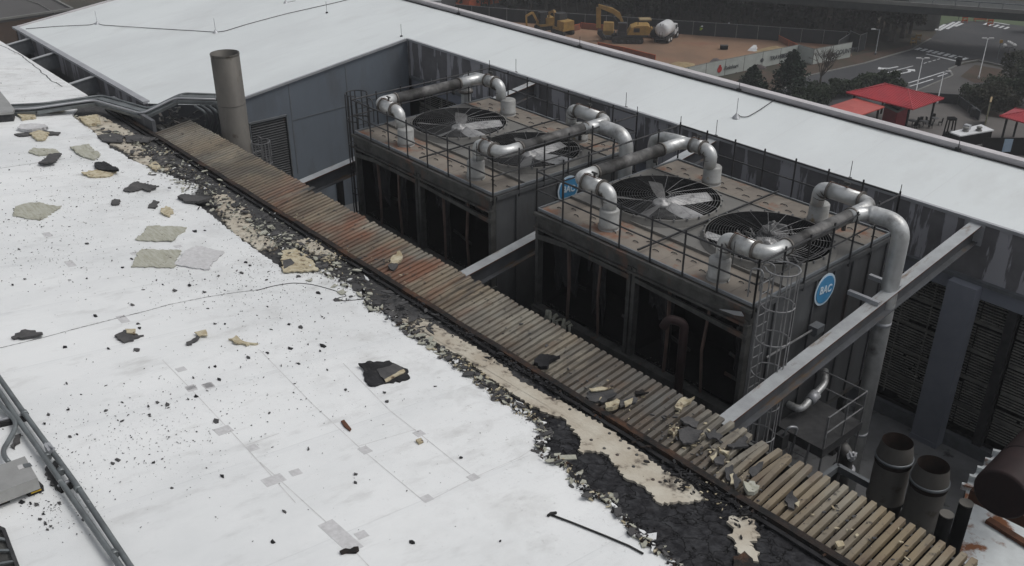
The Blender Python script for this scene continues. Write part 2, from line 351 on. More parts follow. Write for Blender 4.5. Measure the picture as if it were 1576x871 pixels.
def arrow(px, py, sgn):
    c = G(px, py); m = MB(); pts = [(-1.6,-.15),(.3,-.15),(.9,.25),(1.0,-.3),(1.9,.5),(.9,1.2),(.8,.7),(0,.15),(-1.6,.15)]
    d = (G(px+20,py-4)-c); d.z = 0; d.normalize(); e = Vector((-d.y,d.x,0))
    m.add([Vector((c.x,c.y,GZ+.022))+d*p[0]*sgn+e*p[1] for p in pts], [tuple(range(9))]); m.build('turn_arrow','paint',marks,tri=True)
arrow(1370,105,-1); arrow(1398,111,1)
b = MB()
kp = px_poly([(1180,150),(1245,117),(1330,98),(1405,76),(1432,60)], G)
for i in range(4): b.beam(kp[i]+Vector((0,0,.06)), kp[i+1]+Vector((0,0,.06)), .25, .15)
tag(b.build('kerb', 'concrete'), kind='structure')
b = MB()
kp = px_poly([(1385,151),(1466,117),(1460,107),(1482,97),(1505,93),(1600,115)], G)
for i in range(5): b.beam(kp[i]+Vector((0,0,.06)), kp[i+1]+Vector((0,0,.06)), .25, .15)
tag(b.build('kerb', 'concrete'), kind='structure')

# ================================================================== REAR WING (white roof, courtyard walls)
wing = root('hall_wing', (-38.9, 27, GZ), 'rear building wing with smooth clean white roof and grey courtyard walls', 'building')
XE = 14
outer = [(-61.5,15.1),(-42.3,15.1),(-38.9,17.2),(-38.9,27.0),(XE,27.0),(XE,31.0),(-61.5,31.0)]
# roof as gridded sheet pieces with slight undulation, two slabs meeting in an L
def wav(x, y):
    return .035*noise.noise(Vector((x*.35, y*.12, 1))) + .02*noise.noise(Vector((x*1.2, y*.3, 5)))
b = MB(); b.smooth = True
def grid(x0, x1, y0f, y1, nx, ny):
    vs = []
    for i in range(nx+1):
        x = x0+(x1-x0)*i/nx; ya = y0f(x)
        for j in range(ny+1):
            y = ya+(y1-ya)*j/ny; e = min((y-ya), (y1-y), .6)/.6
            vs.append((x, y, sz(y)+wav(x,y)*e*(1 if .01 < i/nx < .99 else 0)))
    b.add(vs, [(i*(ny+1)+j, (i+1)*(ny+1)+j, (i+1)*(ny+1)+j+1, i*(ny+1)+j+1) for i in range(nx) for j in range(ny)])
grid(-61.5, -42.3, lambda x: 15.1, 31.0, 70, 40)
grid(-42.3, -38.9, lambda x: 15.1+(x+42.3)/3.4*2.1, 31.0, 14, 40)
grid(-38.9, XE, lambda x: 27.0, 31.0, 150, 14)
b.build('roof_membrane', 'membrane', wing)
# walls (vertical skins below the roof edge)
def wallseg(p, q, ztop0, ztop1, zb, m, name='wall', th=.2):
    p, q = Vector((*p,0)), Vector((*q,0)); d = (q-p).normalized(); n = Vector((-d.y, d.x, 0))*th   # thickness to the left of p->q
    mb = MB(); a, c = p+n, q+n
    vs = [(p.x,p.y,zb),(q.x,q.y,zb),(c.x,c.y,zb),(a.x,a.y,zb),(p.x,p.y,ztop0),(q.x,q.y,ztop1),(c.x,c.y,ztop1),(a.x,a.y,ztop0)]
    mb.add(vs, [(0,3,2,1),(4,5,6,7),(0,1,5,4),(1,2,6,5),(2,3,7,6),(3,0,4,7)])
    return mb.build(name, m, wing)
FZ = -7.75
e = .012
wallseg((-42.3,15.1), (-38.9,17.2), sz(15.1)-e, sz(17.2)-e, FZ, 'wall')
wallseg((-38.9,17.2), (-38.9,27.0), sz(17.2)-e, sz(27)-e, FZ, 'wall_blue')
wallseg((-61.5,15.1), (-42.3,15.1), sz(15.1)-e, sz(15.1)-e, sz(15.1)-1.15, 'fascia', 'fascia_panel')
wallseg((-61.5,15.5), (-42.3,15.5), sz(15.1)-1.16, sz(15.1)-1.16, FZ-6, 'wall')
wallseg((-38.9,27.0), (XE,27.0), sz(27)-e, sz(27)-e, -1.9, 'fascia', 'fascia_panel')
wallseg((XE,31.0), (-61.5,31.0), sz(31)-e, sz(31)-e, GZ, 'wall')
wallseg((-61.5,31.0), (-61.5,15.1), sz(31)-e, sz(15.1)-e, GZ, 'wall')
wallseg((XE,27.0), (XE,31.0), sz(27)-e, sz(31)-e, GZ, 'wall')
# panel joints on left wall
mb = MB()
for y, z0_, z1_ in [(20.35,-5.4,-1.0),(23.4,-7.7,-.7)]: mb.box((-38.9,y-.02,z0_), (-38.888,y+.02,z1_+.03))
mb.beam((-38.89,20.37,-3.0+.2), (-38.89,26.98,-2.8+.2), .02, .03)
mb.build('panel_joint', 'steel_grey', wing)
# metal edge caps
def cap(p, q, name='edge_cap', m='cap', w_=.12, h=.10, dz=.03):
    mb = MB(); mb.beam(Vector(p)+Vector((0,0,dz)), Vector(q)+Vector((0,0,dz)), w_, h); return mb.build(name, m, wing)
cap((-38.87,17.25,sz(17.25)), (-38.87,26.93,sz(26.93)))
cap((-38.87,26.99,sz(27)), (XE,26.99,sz(27)))
cap((-61.5,15.07,sz(15.1)), (-42.4,15.07,sz(15.1)), w_=.3, h=.12)
cap((-61.45,15.2,sz(15.2)), (-61.45,30.9,sz(30.9)), m='trim_pink', w_=.14)
cap((-61.5,31.05,sz(31)+.08), (XE,31.05,sz(31)+.08), 'parapet_cap', 'trim_pink', .32, .18)
mb = MB(); mb.tube([(-58+i*1.2, 30.78+.01*math.sin(i*2.1), sz(30.78)+.05+.012*math.sin(i*1.3)) for i in range(60)], .02, 6); mb.build('lightning_cable', 'rubber', wing)
# lightning rods with bases
for i, x in enumerate([-57.5+8.9*k for k in range(8)]):
    mb = MB(); y = 30.86; z = sz(y); mb.tube([(x,y,z),(x,y,z+.5)], .012, 6); mb.box((x-.09,y-.06,z), (x+.09,y+.06,z+.1)); mb.build('lightning_rod', 'dark_steel', wing)
for x in [-46.5,-39.5,-30.9,-24.4,-20.0,-14.6,-8.0]:
    mb = MB(); y = 27.1; z = sz(y); mb.tube([(x,y,z),(x,y,z+.62)], .011, 6); mb.box((x-.05,y-.05,z),(x+.05,y+.05,z+.06)); mb.build('lightning_rod', 'dark_steel', wing)
# inner rods with cable loops on the roof
def roofrod(px, py, cable):
    p = S(px, py); mb = MB(); mb.lathe([(.16,0),(.06,.12),(.03,.16)], p, 10); mb.tube([p, p+Vector((0,0,.75))], .014, 6)
    mb.build('lightning_rod', 'cap', wing)
    mb = MB(); mb.tube(fillet([onS(S(*q), .03) for q in cable], .5, 4), .017, 5); mb.build('lightning_cable', 'dark_steel', wing)
roofrod(1133,181, [(1134,176),(1140,181),(1150,181),(1165,173),(1193,154)])
roofrod(150,37, [(40,45),(90,41),(140,39),(148,36),(156,39),(215,43),(330,50)])
roofrod(332,50, [(332,50),(345,49),(380,38),(440,22),(520,4),(560,-6)])
roofrod(440,5, [(440,5),(455,2)])
# ledge, lintel, columns and louvred screens along the far wall
mb = MB(); mb.box((-38.6,26.84,-1.95), (XE,26.998,-1.83)); mb.build('ledge', 'steel_grey', wing)
mb = MB(); mb.box((-38.6,26.95,-2.42), (XE,27.25,-1.953)); mb.build('lintel', 'column', wing)
for x in (-10.12, -19.6, -29.2, -.5): 
    mb = MB(); mb.box((x-.45,26.5,FZ), (x+.42,26.94,-1.96)); mb.box((x-.47,26.47,FZ), (x+.44,26.49,FZ+.18)); mb.build('column', 'column', wing)
for x in (-8.72, -13.2, -17.3, -22.4, -26.5, -5.6, -2.9):
    mb = MB(); mb.box((x-.14,27.0,FZ), (x+.14,27.2,-2.43)); mb.build('mullion', 'dark_steel', wing)
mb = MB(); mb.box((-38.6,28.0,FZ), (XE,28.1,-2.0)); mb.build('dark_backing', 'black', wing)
edges = [-38.6,-29.65,-29.2+.42,-26.64,-26.36,-22.54,-22.26,-20.05,-19.18,-17.44,-17.16,-13.34,-13.06,-10.57,-9.7,-8.86,-8.58,-5.74,-5.46,-3.04,-2.76,-.95]
rnd = random.Random(3)
for i in range(0, len(edges)-1):
    a_, c_ = edges[i], edges[i+1]
    if c_-a_ < .5: continue
    mb = MB(); z = -2.55
    while z > FZ+.65:
        band = int((z+2.5)/-.98)
        if (z+2.5) % .98 > .14:
            # slats with broken, missing bits
            x = a_+.02
            while x < c_-.02:
                L_ = min(rnd.uniform(.3,1.6), c_-.02-x)
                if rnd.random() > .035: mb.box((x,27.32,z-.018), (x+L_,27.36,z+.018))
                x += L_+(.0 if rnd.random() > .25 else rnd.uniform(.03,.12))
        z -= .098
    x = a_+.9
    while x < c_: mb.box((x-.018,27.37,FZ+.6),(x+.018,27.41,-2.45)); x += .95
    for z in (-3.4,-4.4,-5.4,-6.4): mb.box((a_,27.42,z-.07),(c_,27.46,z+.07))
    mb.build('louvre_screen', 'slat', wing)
mb = MB(); mb.box((-38.6,26.95,FZ), (XE,27.15,FZ+.45)); mb.build('screen_kerb', 'steel_grey', wing)
# wall louvre on left wall
mb = MB(); pa, pb_ = (18.2,-2.45), (19.98,-5.4)
for k in range(24): 
    z = -2.62-k*.118; mb.add([(-38.88,18.25,z+.05),(-38.88,19.95,z+.05),(-38.79,19.95,z+.0),(-38.79,18.25,z+.0)], [(0,1,2,3)])
mb.build('wall_louvre', 'casing', wing)
mb = MB(); y0_, y1_ = 18.2, 20.0
mb.box((-38.89,y0_,-5.5),(-38.885,y1_,-2.5))
mb.build('louvre_recess', 'black', wing)
mb = MB()
for a1,a2 in (((y0_-.05,-2.5),(y1_+.05,-2.42)),((y0_-.05,-5.55),(y1_+.05,-5.47)),((y0_-.05,-5.5),(y0_,-2.45)),((y1_,-5.5),(y1_+.05,-2.45))): mb.box((-38.88,a1[0],a1[1]),(-38.76,a2[0],a2[1]))
mb.build('louvre_frame', 'steel_grey', wing)
mb = MB(); mb.box((-38.885,22.35,-7.7),(-38.84,22.72,-5.55)); mb.build('wall_duct', 'black', wing)

# courtyard floor
mb = MB(); mb.box((-42,13.9,FZ-.3), (XE,27.0,FZ)); tag(mb.build('courtyard_floor', 'floor'), kind='structure')
mb = MB(); mb.box((-61.4,13.7,FZ-3.3), (-42.3,15.5,FZ-3)); tag(mb.build('alley_floor', 'floor'), kind='structure')

# ================================================================== NEAR BUILDING
near = root('hall_building', (-20, 5, GZ), 'near building whose white membrane roof is fire damaged along the courtyard edge', 'building')
XL, XR = -75, 2
YE = 13.7
mb = MB(); mb.box((XL,YE-.25,GZ), (XR,YE-.05,nz(YE)-.12)); mb.build('courtyard_wall', 'wall', near)
mb = MB()
pts = [Vector((XL,-14,nz(-14)-.09)), Vector((XR,-14,nz(-14)-.09)), Vector((XR,YE-.02,nz(YE)-.09)), Vector((XL,YE-.02,nz(YE)-.09))]
mb.prism(pts, .3); mb.build('roof_slab', 'concrete', near)
# burnt felt / char base sheet exposed along the strip (rough surface)
def rough_sheet(name, m, x0, x1, y0, y1, h, amp, step, sc=1.6):
    mb = MB(); nx = int((x1-x0)/step); ny = int((y1-y0)/step); vs = []
    for i in range(nx+1):
        for j in range(ny+1):
            x = x0+(x1-x0)*i/nx; y = y0+(y1-y0)*j/ny; p = Vector((x*sc, y*sc, 0))
            hh = abs(noise.noise(p))*amp + abs(noise.noise(p*3.1))*amp*.5 + noise.noise(p*8)*amp*.25
            vs.append((x, y, nz(y)+h+hh))
    mb.add(vs, [(i*(ny+1)+j, (i+1)*(ny+1)+j, (i+1)*(ny+1)+j+1, i*(ny+1)+j+1) for i in range(nx) for j in range(ny)])
    return mb.build(name, m, near)
rough_sheet('felt_layer', 'felt', -47, -14.5, 10, YE-.05, -.085, .04, .09)
rough_sheet('charred_layer', 'char_cracked', -14.5, -2, 9.2, YE-.05, -.085, .06, .055)
# white membrane
wb = [(133,148),(118,165),(111,179),(134,196),(157,213),(170,229),(182,233),(200,246),(225,256),(243,264),(262,271),(285,280),(305,284),(300,296),(285,306),(313,322),(332,338),(349,351),(366,364),(379,375),(402,392),(418,402),(440,420),(470,418),(488,405),(506,419),(532,436),(555,450),(566,462),(572,476),(590,480),(601,482),(612,496),(627,511),(650,525),(681,545),(699,560),(719,574),(745,594),(768,616),(788,622),(801,634),(825,650),(843,668),(831,683),(831,695),(852,709),(870,718),(886,743),(907,764),(925,766),(938,774),(955,795),(972,819),(993,836),(1020,853),(1041,871),(1060,889),(1090,915)]
edge = [onN(N(*p), 0) for p in wb]
top = jag([Vector((XL,-14,0)), Vector((-2,-14,0)), Vector((-2,9.5,0))][:0] + edge, .16, .045, 4)[:]  # closed jag includes wrap; rebuild below
def jagline(pts, step, amp, seed):
    rnd = random.Random(seed); out = []
    for i in range(len(pts)-1):
        a, b_ = pts[i], pts[i+1]; L = (b_-a).length; k = max(1, int(L/step)); d = (b_-a); nrm = Vector((-d.y,d.x,0)).normalized()
        for j in range(k):
            p = a.lerp(b_, j/k)
            if j or i: p = p+nrm*rnd.uniform(-amp,amp)
            out.append(p)
    out.append(pts[-1]); return out
jl = jagline(edge, .07, .05, 4)
poly = [Vector((XL,YE-.02,0))]+[Vector((edge[0].x-.1,YE-.02,0))]+jl+[Vector((-4.0,12.3,0)),Vector((-2,12.3,0)),Vector((XR,12.3,0)),Vector((XR,-14,0)),Vector((XL,-14,0))]
mb = MB(); mb.prism([onN(p,.02) for p in poly], .09)
memb = mb.build('roof_membrane', 'near_membrane', near, tri=True)
# beige exposed board
bz = [(606,484),(622,490),(640,486),(660,492),(687,509),(722,529),(760,549),(800,585),(834,603),(869,620),(905,640),(938,661),(993,699),(1041,733),(1068,750),(1089,767),(1060,773),(1040,772),(1014,773),(1004,758),(986,745),(962,735),(952,719),(940,706),(931,698),(912,694),(893,694),(893,674),(865,642),(842,634),(820,625),(801,614),(783,603),(760,585),(744,573),(720,555),(700,543),(682,532),(655,518),(640,508),(622,498)]
mb = MB(); mb.prism([onN(p,-.005) for p in jag([N(*p) for p in bz], .055, .05, 9)], .06); mb.build('insulation_board', 'board', near, tri=True)
for i, pl in enumerate([[(328,303),(345,299),(375,322),(388,332),(360,338),(340,330)], [(340,338),(372,336),(392,352),(420,372),(424,384),(398,384),(368,362)], [(113,180),(150,176),(178,190),(212,208),(220,236),(200,238),(160,212)], [(1122,800),(1150,790),(1162,800),(1168,820),(1150,838),(1166,858),(1150,866),(1130,830)], [(448,372),(480,366),(520,392),(500,398)], [(196,240),(240,240),(268,262),(232,258)]]):
    mb = MB(); mb.prism([onN(p,.0) for p in jag([N(*p) for p in pl], .06, .09, 20+i)], .06); mb.build('insulation_board', 'board', near, tri=True)
mb = MB(); mb.prism([onN(p,.004) for p in jag([N(*p) for p in [(1128,856),(1146,848),(1160,866),(1165,890),(1130,890)]], .1, .05, 31)], .06); mb.build('scorched_patch', 'burnt_wood', near, tri=True)
# fasteners (washers) on the board
for q in [(860,612),(888,628),(903,640),(923,650),(938,667),(955,678),(968,690),(877,630),(842,640),(910,677),(930,690),(860,655),(980,700),(1003,708),(1016,742),(950,700),(975,718),(1005,738),(1045,752)]:
    p = onN(N(*q), .0); mb = MB(); mb.lathe([(.042,0),(.035,.012),(0,.012)], p, 8); mb.build('fastener_plate', 'burnt_metal', near)
# membrane patches and seams (sub-parts of the membrane)
def zp(x, y, ox, oy, s): return (ox+x/s, oy+y/s)
patches = []
for (x,y,w_,h_) in [(855,82,48,28),(930,70,60,30),(998,268,100,34),(1128,346,52,32)]: patches.append((*zp(x,y,0,571,2.9), w_/2.9, h_/2.9))
for (x,y,w_,h_) in [(470,356,60,40),(711,282,48,32),(160,456,50,34),(62,490,130,30),(952,478,40,28),(745,572,48,30),(360,740,110,52),(454,735,54,32)]: patches.append((*zp(x,y,400,571,2.9), w_/2.9, h_/2.9))
for (x,y,w_,h_) in [(255,42,84,34),(378,198,100,36),(972,765,46,24),(1025,862,50,26),(1120,850,60,30),(660,495,110,24),(955,105,34,16),(722,142,40,22)]: patches.append((*zp(x,y,0,350,3.485), w_/3.485, h_/3.485))
rp = random.Random(5)
for (x, y, w_, h_) in patches:
    c = N(x, y); r_ = N(x+w_/2, y); L = abs((r_-c).length)
    lx, ly = (max(.1, L*.9), .11) if w_ < 34 else (.14, L*.75)
    if (x,y) == patches[10][:2]: lx, ly = .5, .16
    a = rp.uniform(-.06,.06); mb = MB()
    pts = [Vector((c.x+sx*lx*math.cos(a)-sy*ly*math.sin(a), c.y+sx*lx*math.sin(a)+sy*ly*math.cos(a), 0)) for sx, sy in ((-1,-1),(1,-1),(1,1),(-1,1))]
    mb.prism([onN(p, .0245) for p in pts], .004)
    o = mb.build('membrane_patch', 'patch', None); o.parent = memb; o.matrix_parent_inverse = Matrix.Identity(4)
    o.location = -(near.location)
def seam(pts, wd, m='seam', h=.0235, name='membrane_seam', wob=.0):
    P_ = [N(*p) for p in pts]; mb = MB()
    Q = []
    for i in range(len(P_)-1):
        k = max(1, int((P_[i+1]-P_[i]).length/.25))
        for j in range(k): 
            q = P_[i].lerp(P_[i+1], j/k); Q.append(q+Vector((0,1,0))*wob*noise.noise(q*2))
    Q.append(P_[-1])
    for i in range(len(Q)-1):
        d = Q[i+1]-Q[i]; n = Vector((-d.y,d.x,0)).normalized()*wd/2
        mb.add([onN(v,h) for v in (Q[i]-n, Q[i+1]-n, Q[i+1]+n, Q[i]+n)], [(0,1,2,3)])
    o = mb.build(name, m, None); o.parent = memb; o.location = -(near.location); return o
#seams
seam([(250,555),(296,602),(379,690),(455,775)], .018); seam([(400,540),(480,622),(551,688),(655,775)], .018)
seam([(528,560),(600,633),(645,668),(730,736)], .02); seam([(655,775),(730,736),(800,705),(850,672)], .016)
seam([(380,686),(430,668)], .016); seam([(551,688),(640,662)], .014); seam([(400,712),(510,812),(575,880)], .016)
seam([(0,0+260),(100,245)], .02, 'burnt_wood', wob=.1)
for x in (-70,-61,-52,-43.0,-31.5,-25.2,-20.2): pass
crk = [(-20,541),(0,537),(70,520),(110,509),(180,491),(225,480),(260,470),(320,458),(365,451),(400,447)]
seam(crk, .012, 'felt', .0255, 'cracked_seam', .08)
mb = MB(); rnd = random.Random(12); Pk = [N(*q) for q in crk]
for i in range(len(Pk)-1):
    L_ = (Pk[i+1]-Pk[i]).length; x = 0
    while x < L_:
        l = rnd.uniform(.04,.22); a_ = Pk[i].lerp(Pk[i+1], x/L_); b_ = Pk[i].lerp(Pk[i+1], min(1,(x+l)/L_)); w_ = rnd.uniform(.012,.035); o_ = Vector((0,rnd.uniform(-.02,.02),0)); d = (b_-a_).normalized(); nn = Vector((-d.y,d.x,0))*w_/2
        mb.add([onN(v+o_,.028) for v in (a_-nn*.4,b_-nn,b_+nn*.5,a_+nn)],[(0,1,2,3)]); x += l+rnd.uniform(0,.14)
o = mb.build('crack_char', 'char', None); o.parent = memb; o.location = -(near.location)
seam([(0,70),(30,84),(55,104),(78,124),(96,134)], .05, 'char', .026, 'cracked_seam', .1)
# roof-edge flashing board (charred) with rounded section
mb = MB(); rnd = random.Random(1)
x = -43.3; P0 = None; prev = None
while x < XR:
    y = YE+.02+.02*noise.noise(Vector((x*.7,0,0))); hh = .05+.035*noise.noise(Vector((x*.9,3,0)))
    cur = Vector((x, y, nz(YE)+hh)); 
    if prev: mb.beam(prev, cur, .17, .13)
    prev = cur; x += .45
mb.build('charred_edge_board', 'burnt_wood', near)
mb = MB(); prev = None; x = -43.3
while x < XR:
    cur = Vector((x, YE-.16+.03*noise.noise(Vector((x*1.7,9,0))), nz(YE)+.015+.02*noise.noise(Vector((x*1.9,3,0)))))
    if prev: mb.beam(prev, cur, .1, .05)
    prev = cur; x += .4
mb.build('charred_batten', 'char', near)
# low grey parapet left of the deck strip
mb = MB(); mb.box((-43.4,13.9,-3.2), (-38.9,14.05,-1.42)); mb.build('parapet', 'wall', near)

# ------------------------------------------------------------------ fluted steel deck strip
def deck_mat():
    m = bpy.data.materials.new('fluted_deck'); m.use_nodes = True; n = m.node_tree; L = n.links; b_ = n.nodes['Principled BSDF']
    b_.inputs['Roughness'].default_value = .62; b_.inputs['Metallic'].default_value = .15
    g = n.nodes.new('ShaderNodeNewGeometry'); sep = n.nodes.new('ShaderNodeSeparateXYZ'); L.new(g.outputs['Position'], sep.inputs[0])
    def noi(sc, st=(1,1,1), det=5):
        mp = n.nodes.new('ShaderNodeMapping'); mp.inputs['Scale'].default_value = st; L.new(g.outputs['Position'], mp.inputs[0])
        t = n.nodes.new('ShaderNodeTexNoise'); t.inputs['Scale'].default_value = sc; t.inputs['Detail'].default_value = det; L.new(mp.outputs[0], t.inputs['Vector']); return t.outputs[0]
    def rng(v, a, b1, c=0, d=1):
        r = n.nodes.new('ShaderNodeMapRange'); r.inputs[1].default_value = a; r.inputs[2].default_value = b1; r.inputs[3].default_value = c; r.inputs[4].default_value = d; L.new(v, r.inputs[0]); return r.outputs[0]
    def mul(a, b1, op='MULTIPLY'):
        x = n.nodes.new('ShaderNodeMath'); x.operation = op
        for i_, v in enumerate((a, b1)):
            if isinstance(v, (int,float)): x.inputs[i_].default_value = v
            else: L.new(v, x.inputs[i_])
        return x.outputs[0]
    def mix(f, a, b1):
        x = n.nodes.new('ShaderNodeMix'); x.data_type = 'RGBA'; L.new(f, x.inputs[0])
        for i_, v in ((6,a),(7,b1)):
            if isinstance(v, tuple): x.inputs[i_].default_value = (*v,1)
            else: L.new(v, x.inputs[i_])
        return x.outputs[2]
    base = mix(rng(noi(1.1,(1,.4,1)),.35,.65), (.285,.265,.215), (.18,.172,.15))
    base = mix(rng(noi(.5,(1,.5,1)),.45,.62), base, (.235,.195,.14))
    X = sep.outputs[0]; Y = sep.outputs[1]
    # straw-brown weathering towards the right
    fr = rng(X, -9.5, -7.5); base = mix(mul(fr, rng(noi(1.4,(1,.3,1)),.3,.6)), base, (.215,.17,.105))
    # rust zone
    w1 = mul(rng(X,-31.5,-28.5), rng(X,-17,-20)); yf = rng(Y,15.5,14.4,.35,1.0)
    rn = rng(mul(noi(.9,(1,.55,1)), mul(yf,.17), 'ADD'), .60,.74)
    base = mix(mul(w1, rn), base, (.20,.10,.062))
    # bluish-dark soot zone near x=-12
    w2 = mul(rng(X,-14.6,-13), rng(X,-10.2,-11.5)); base = mix(mul(w2,.75), base, (.075,.08,.085))
    w3 = mul(rng(X,-36,-33.5), rng(X,-29,-31)); base = mix(mul(w3, rng(noi(.7),.42,.6,0,.7)), base, (.07,.067,.06))
    w4 = rng(X,-38.0,-39.0); base = mix(w4, base, (.05,.05,.05))
    base = mix(rng(noi(6),.60,.72,0,.9), base, (.05,.043,.036))
    base = mix(rng(noi(.8,(1,.6,1),8),.5,.68,0,.75), base, (.10,.08,.062))
    base = mix(mul(rng(X,-30.5,-27), rng(noi(2.4,(1,.5,1),8),.54,.66,0,.4)), base, (.14,.09,.058))
    base = mix(mul(rng(Y,14.7,13.75), rng(noi(2.6,(1,.5,1),8),.38,.6,.1,.8)), base, (.085,.062,.045))
    base = mix(mul(rng(noi(.45,(1,.3,1),4),.5,.6), rng(noi(5,(1,.25,1),6),.45,.62,0,.75)), base, (.075,.068,.06))
    L.new(base, b_.inputs['Base Color'])
    MATS['fluted_deck'] = m
deck_mat()
deck = root('fluted_deck', (-22, 14.6, -1.8), 'long strip of exposed ribbed steel roof decking, rusty and warped, beside the courtyard', 'roof deck')
rnd = random.Random(11)
pitch = .211; X0, X1 = -38.75, -4.3; n_r = int((X1-X0)/pitch)
warp_c = [(-28.4,.12,.5),(-25.5,.07,1.2),(-19.4,.07,.6),(-9.6,.13,.9),(-8.4,.12,.5)]
def build_sheet(i0, i1):
    mb = MB(); ys = [13.74+ (15.48-13.74)*j/10 for j in range(11)]
    tip = rnd.uniform(-.015,.015)
    for i in range(i0, i1):
        xc = X0+(i+.5)*pitch; skew = rnd.uniform(-.012,.012); lift = rnd.uniform(-.004,.006); dy = rnd.uniform(-.02,.02)
        for (c, a, wd) in warp_c:
            g_ = math.exp(-((xc-c)/wd)**2); skew += rnd.uniform(-1,1)*a*g_*.9; lift += rnd.uniform(0,.45)*a*g_; dy += rnd.uniform(-1,.3)*a*g_*1.2
        prof = [(-.08,-.03),(-.064,.078),(-.056,.085),(.052,.085),(.06,.078),(.076,-.03)]
        vs = []
        for y in ys:
            t = (y-ys[0])/(ys[-1]-ys[0]); bend = lift*math.sin(t*2.6)*1.2
            yy = ys[0]+(ys[-1]-ys[0]+dy+tip)*t
            for (dx, dz) in prof: vs.append((xc+dx+skew*(t*t if abs(skew) > .02 else t)*1.0, yy, sz(yy)+dz-.075+bend))
        k = len(prof)
        mb.add(vs, [(j*k+q, (j)*k+q+1, (j+1)*k+q+1, (j+1)*k+q) for j in range(len(ys)-1) for q in range(k-1)])
        # plug end face of the rib
        e_ = (len(ys)-1)*k; o_ = len(mb.v)-len(vs)
        mb.f.append([o_+e_+1,o_+e_+2,o_+e_+3,o_+e_+4]); mb.m.append(0); mb.sm.append(False)
    mb.build('deck_sheet', 'fluted_deck', deck)
i = 0
while i < n_r:
    build_sheet(i, min(n_r, i+9)); i += 9
mb = MB(); mb.box((X0,15.28,-2.05),(X1,15.36,-1.79)); mb.box((X0,14.2,-2.12),(X1,14.28,-1.93)); mb.build('edge_angle', 'burnt_metal', deck)
mb = MB(); mb.box((X0,13.72,sz(13.7)-.10),(X1,15.40,sz(13.7)-.085)); mb.build('gap_shade_sheet', 'black', deck)  # black sheet under the open ribs, painting the shade in the gaps

# ================================================================== beams across the courtyard
def beam(x, y0_, y1_, label, clamp=False):
    r_ = root('steel_beam', (x, y0_, sz(y0_)-.5), label, 'beam', 'steel beams bridging from the near roof to the rear wing')
    z = lambda y: sz(y)-.06
    def bar(w_, h_, dz, dx=0, nm='flange', m='beam'):
        mb = MB(); mb.beam((x+dx,y0_,z(y0_)+dz), (x+dx,y1_,z(y1_)+dz), w_, h_); mb.build(nm, m, r_)
    bar(.36,.03,0,0,'top_flange'); bar(.04,.5,-.27,0,'web','beam_web'); bar(.36,.03,-.53,0,'bottom_flange','beam_web')
    mb = MB(); mb.beam((x+.181,y0_,z(y0_)-.002), (x+.181,y1_,z(y1_)-.002), .006, .03); mb.build('rusted_edge','rust',r_)
    mb = MB(); mb.box((x-.28,y1_-.02,z(y1_)-.62),(x+.28,y1_+.03,z(y1_)+.06)); mb.build('end_plate','cap',r_)
    return r_
beam(-10.35, 15.36, 26.95, 'heavy grey steel beam with rust edges crossing right of the nearer cooling tower', True)
beam(-20.0, 15.36, 26.95, 'sooty steel beam crossing the gap between the two cooling towers')
beam(-29.55, 15.36, 26.95, 'pale topped steel beam left of the farther cooling tower')
for x, l in ((-48.6,'short steel beam across the narrow alley, nearer the conduits'),(-54.5,'thin middle steel tie across the narrow alley'),(-58.6,'short steel beam at the far end of the narrow alley')):
    r_ = root('steel_beam', (x,13.7,-2.6), l, 'beam', 'short steel beams over the alley')
    mb = MB(); mb.beam((x,13.6,-1.98),(x,15.08,-1.78),.24,.04); mb.build('top_flange','beam',r_)
    mb = MB(); mb.beam((x,13.6,-2.4),(x,15.08,-2.2),.06,.8); mb.build('web','steel_grey',r_)

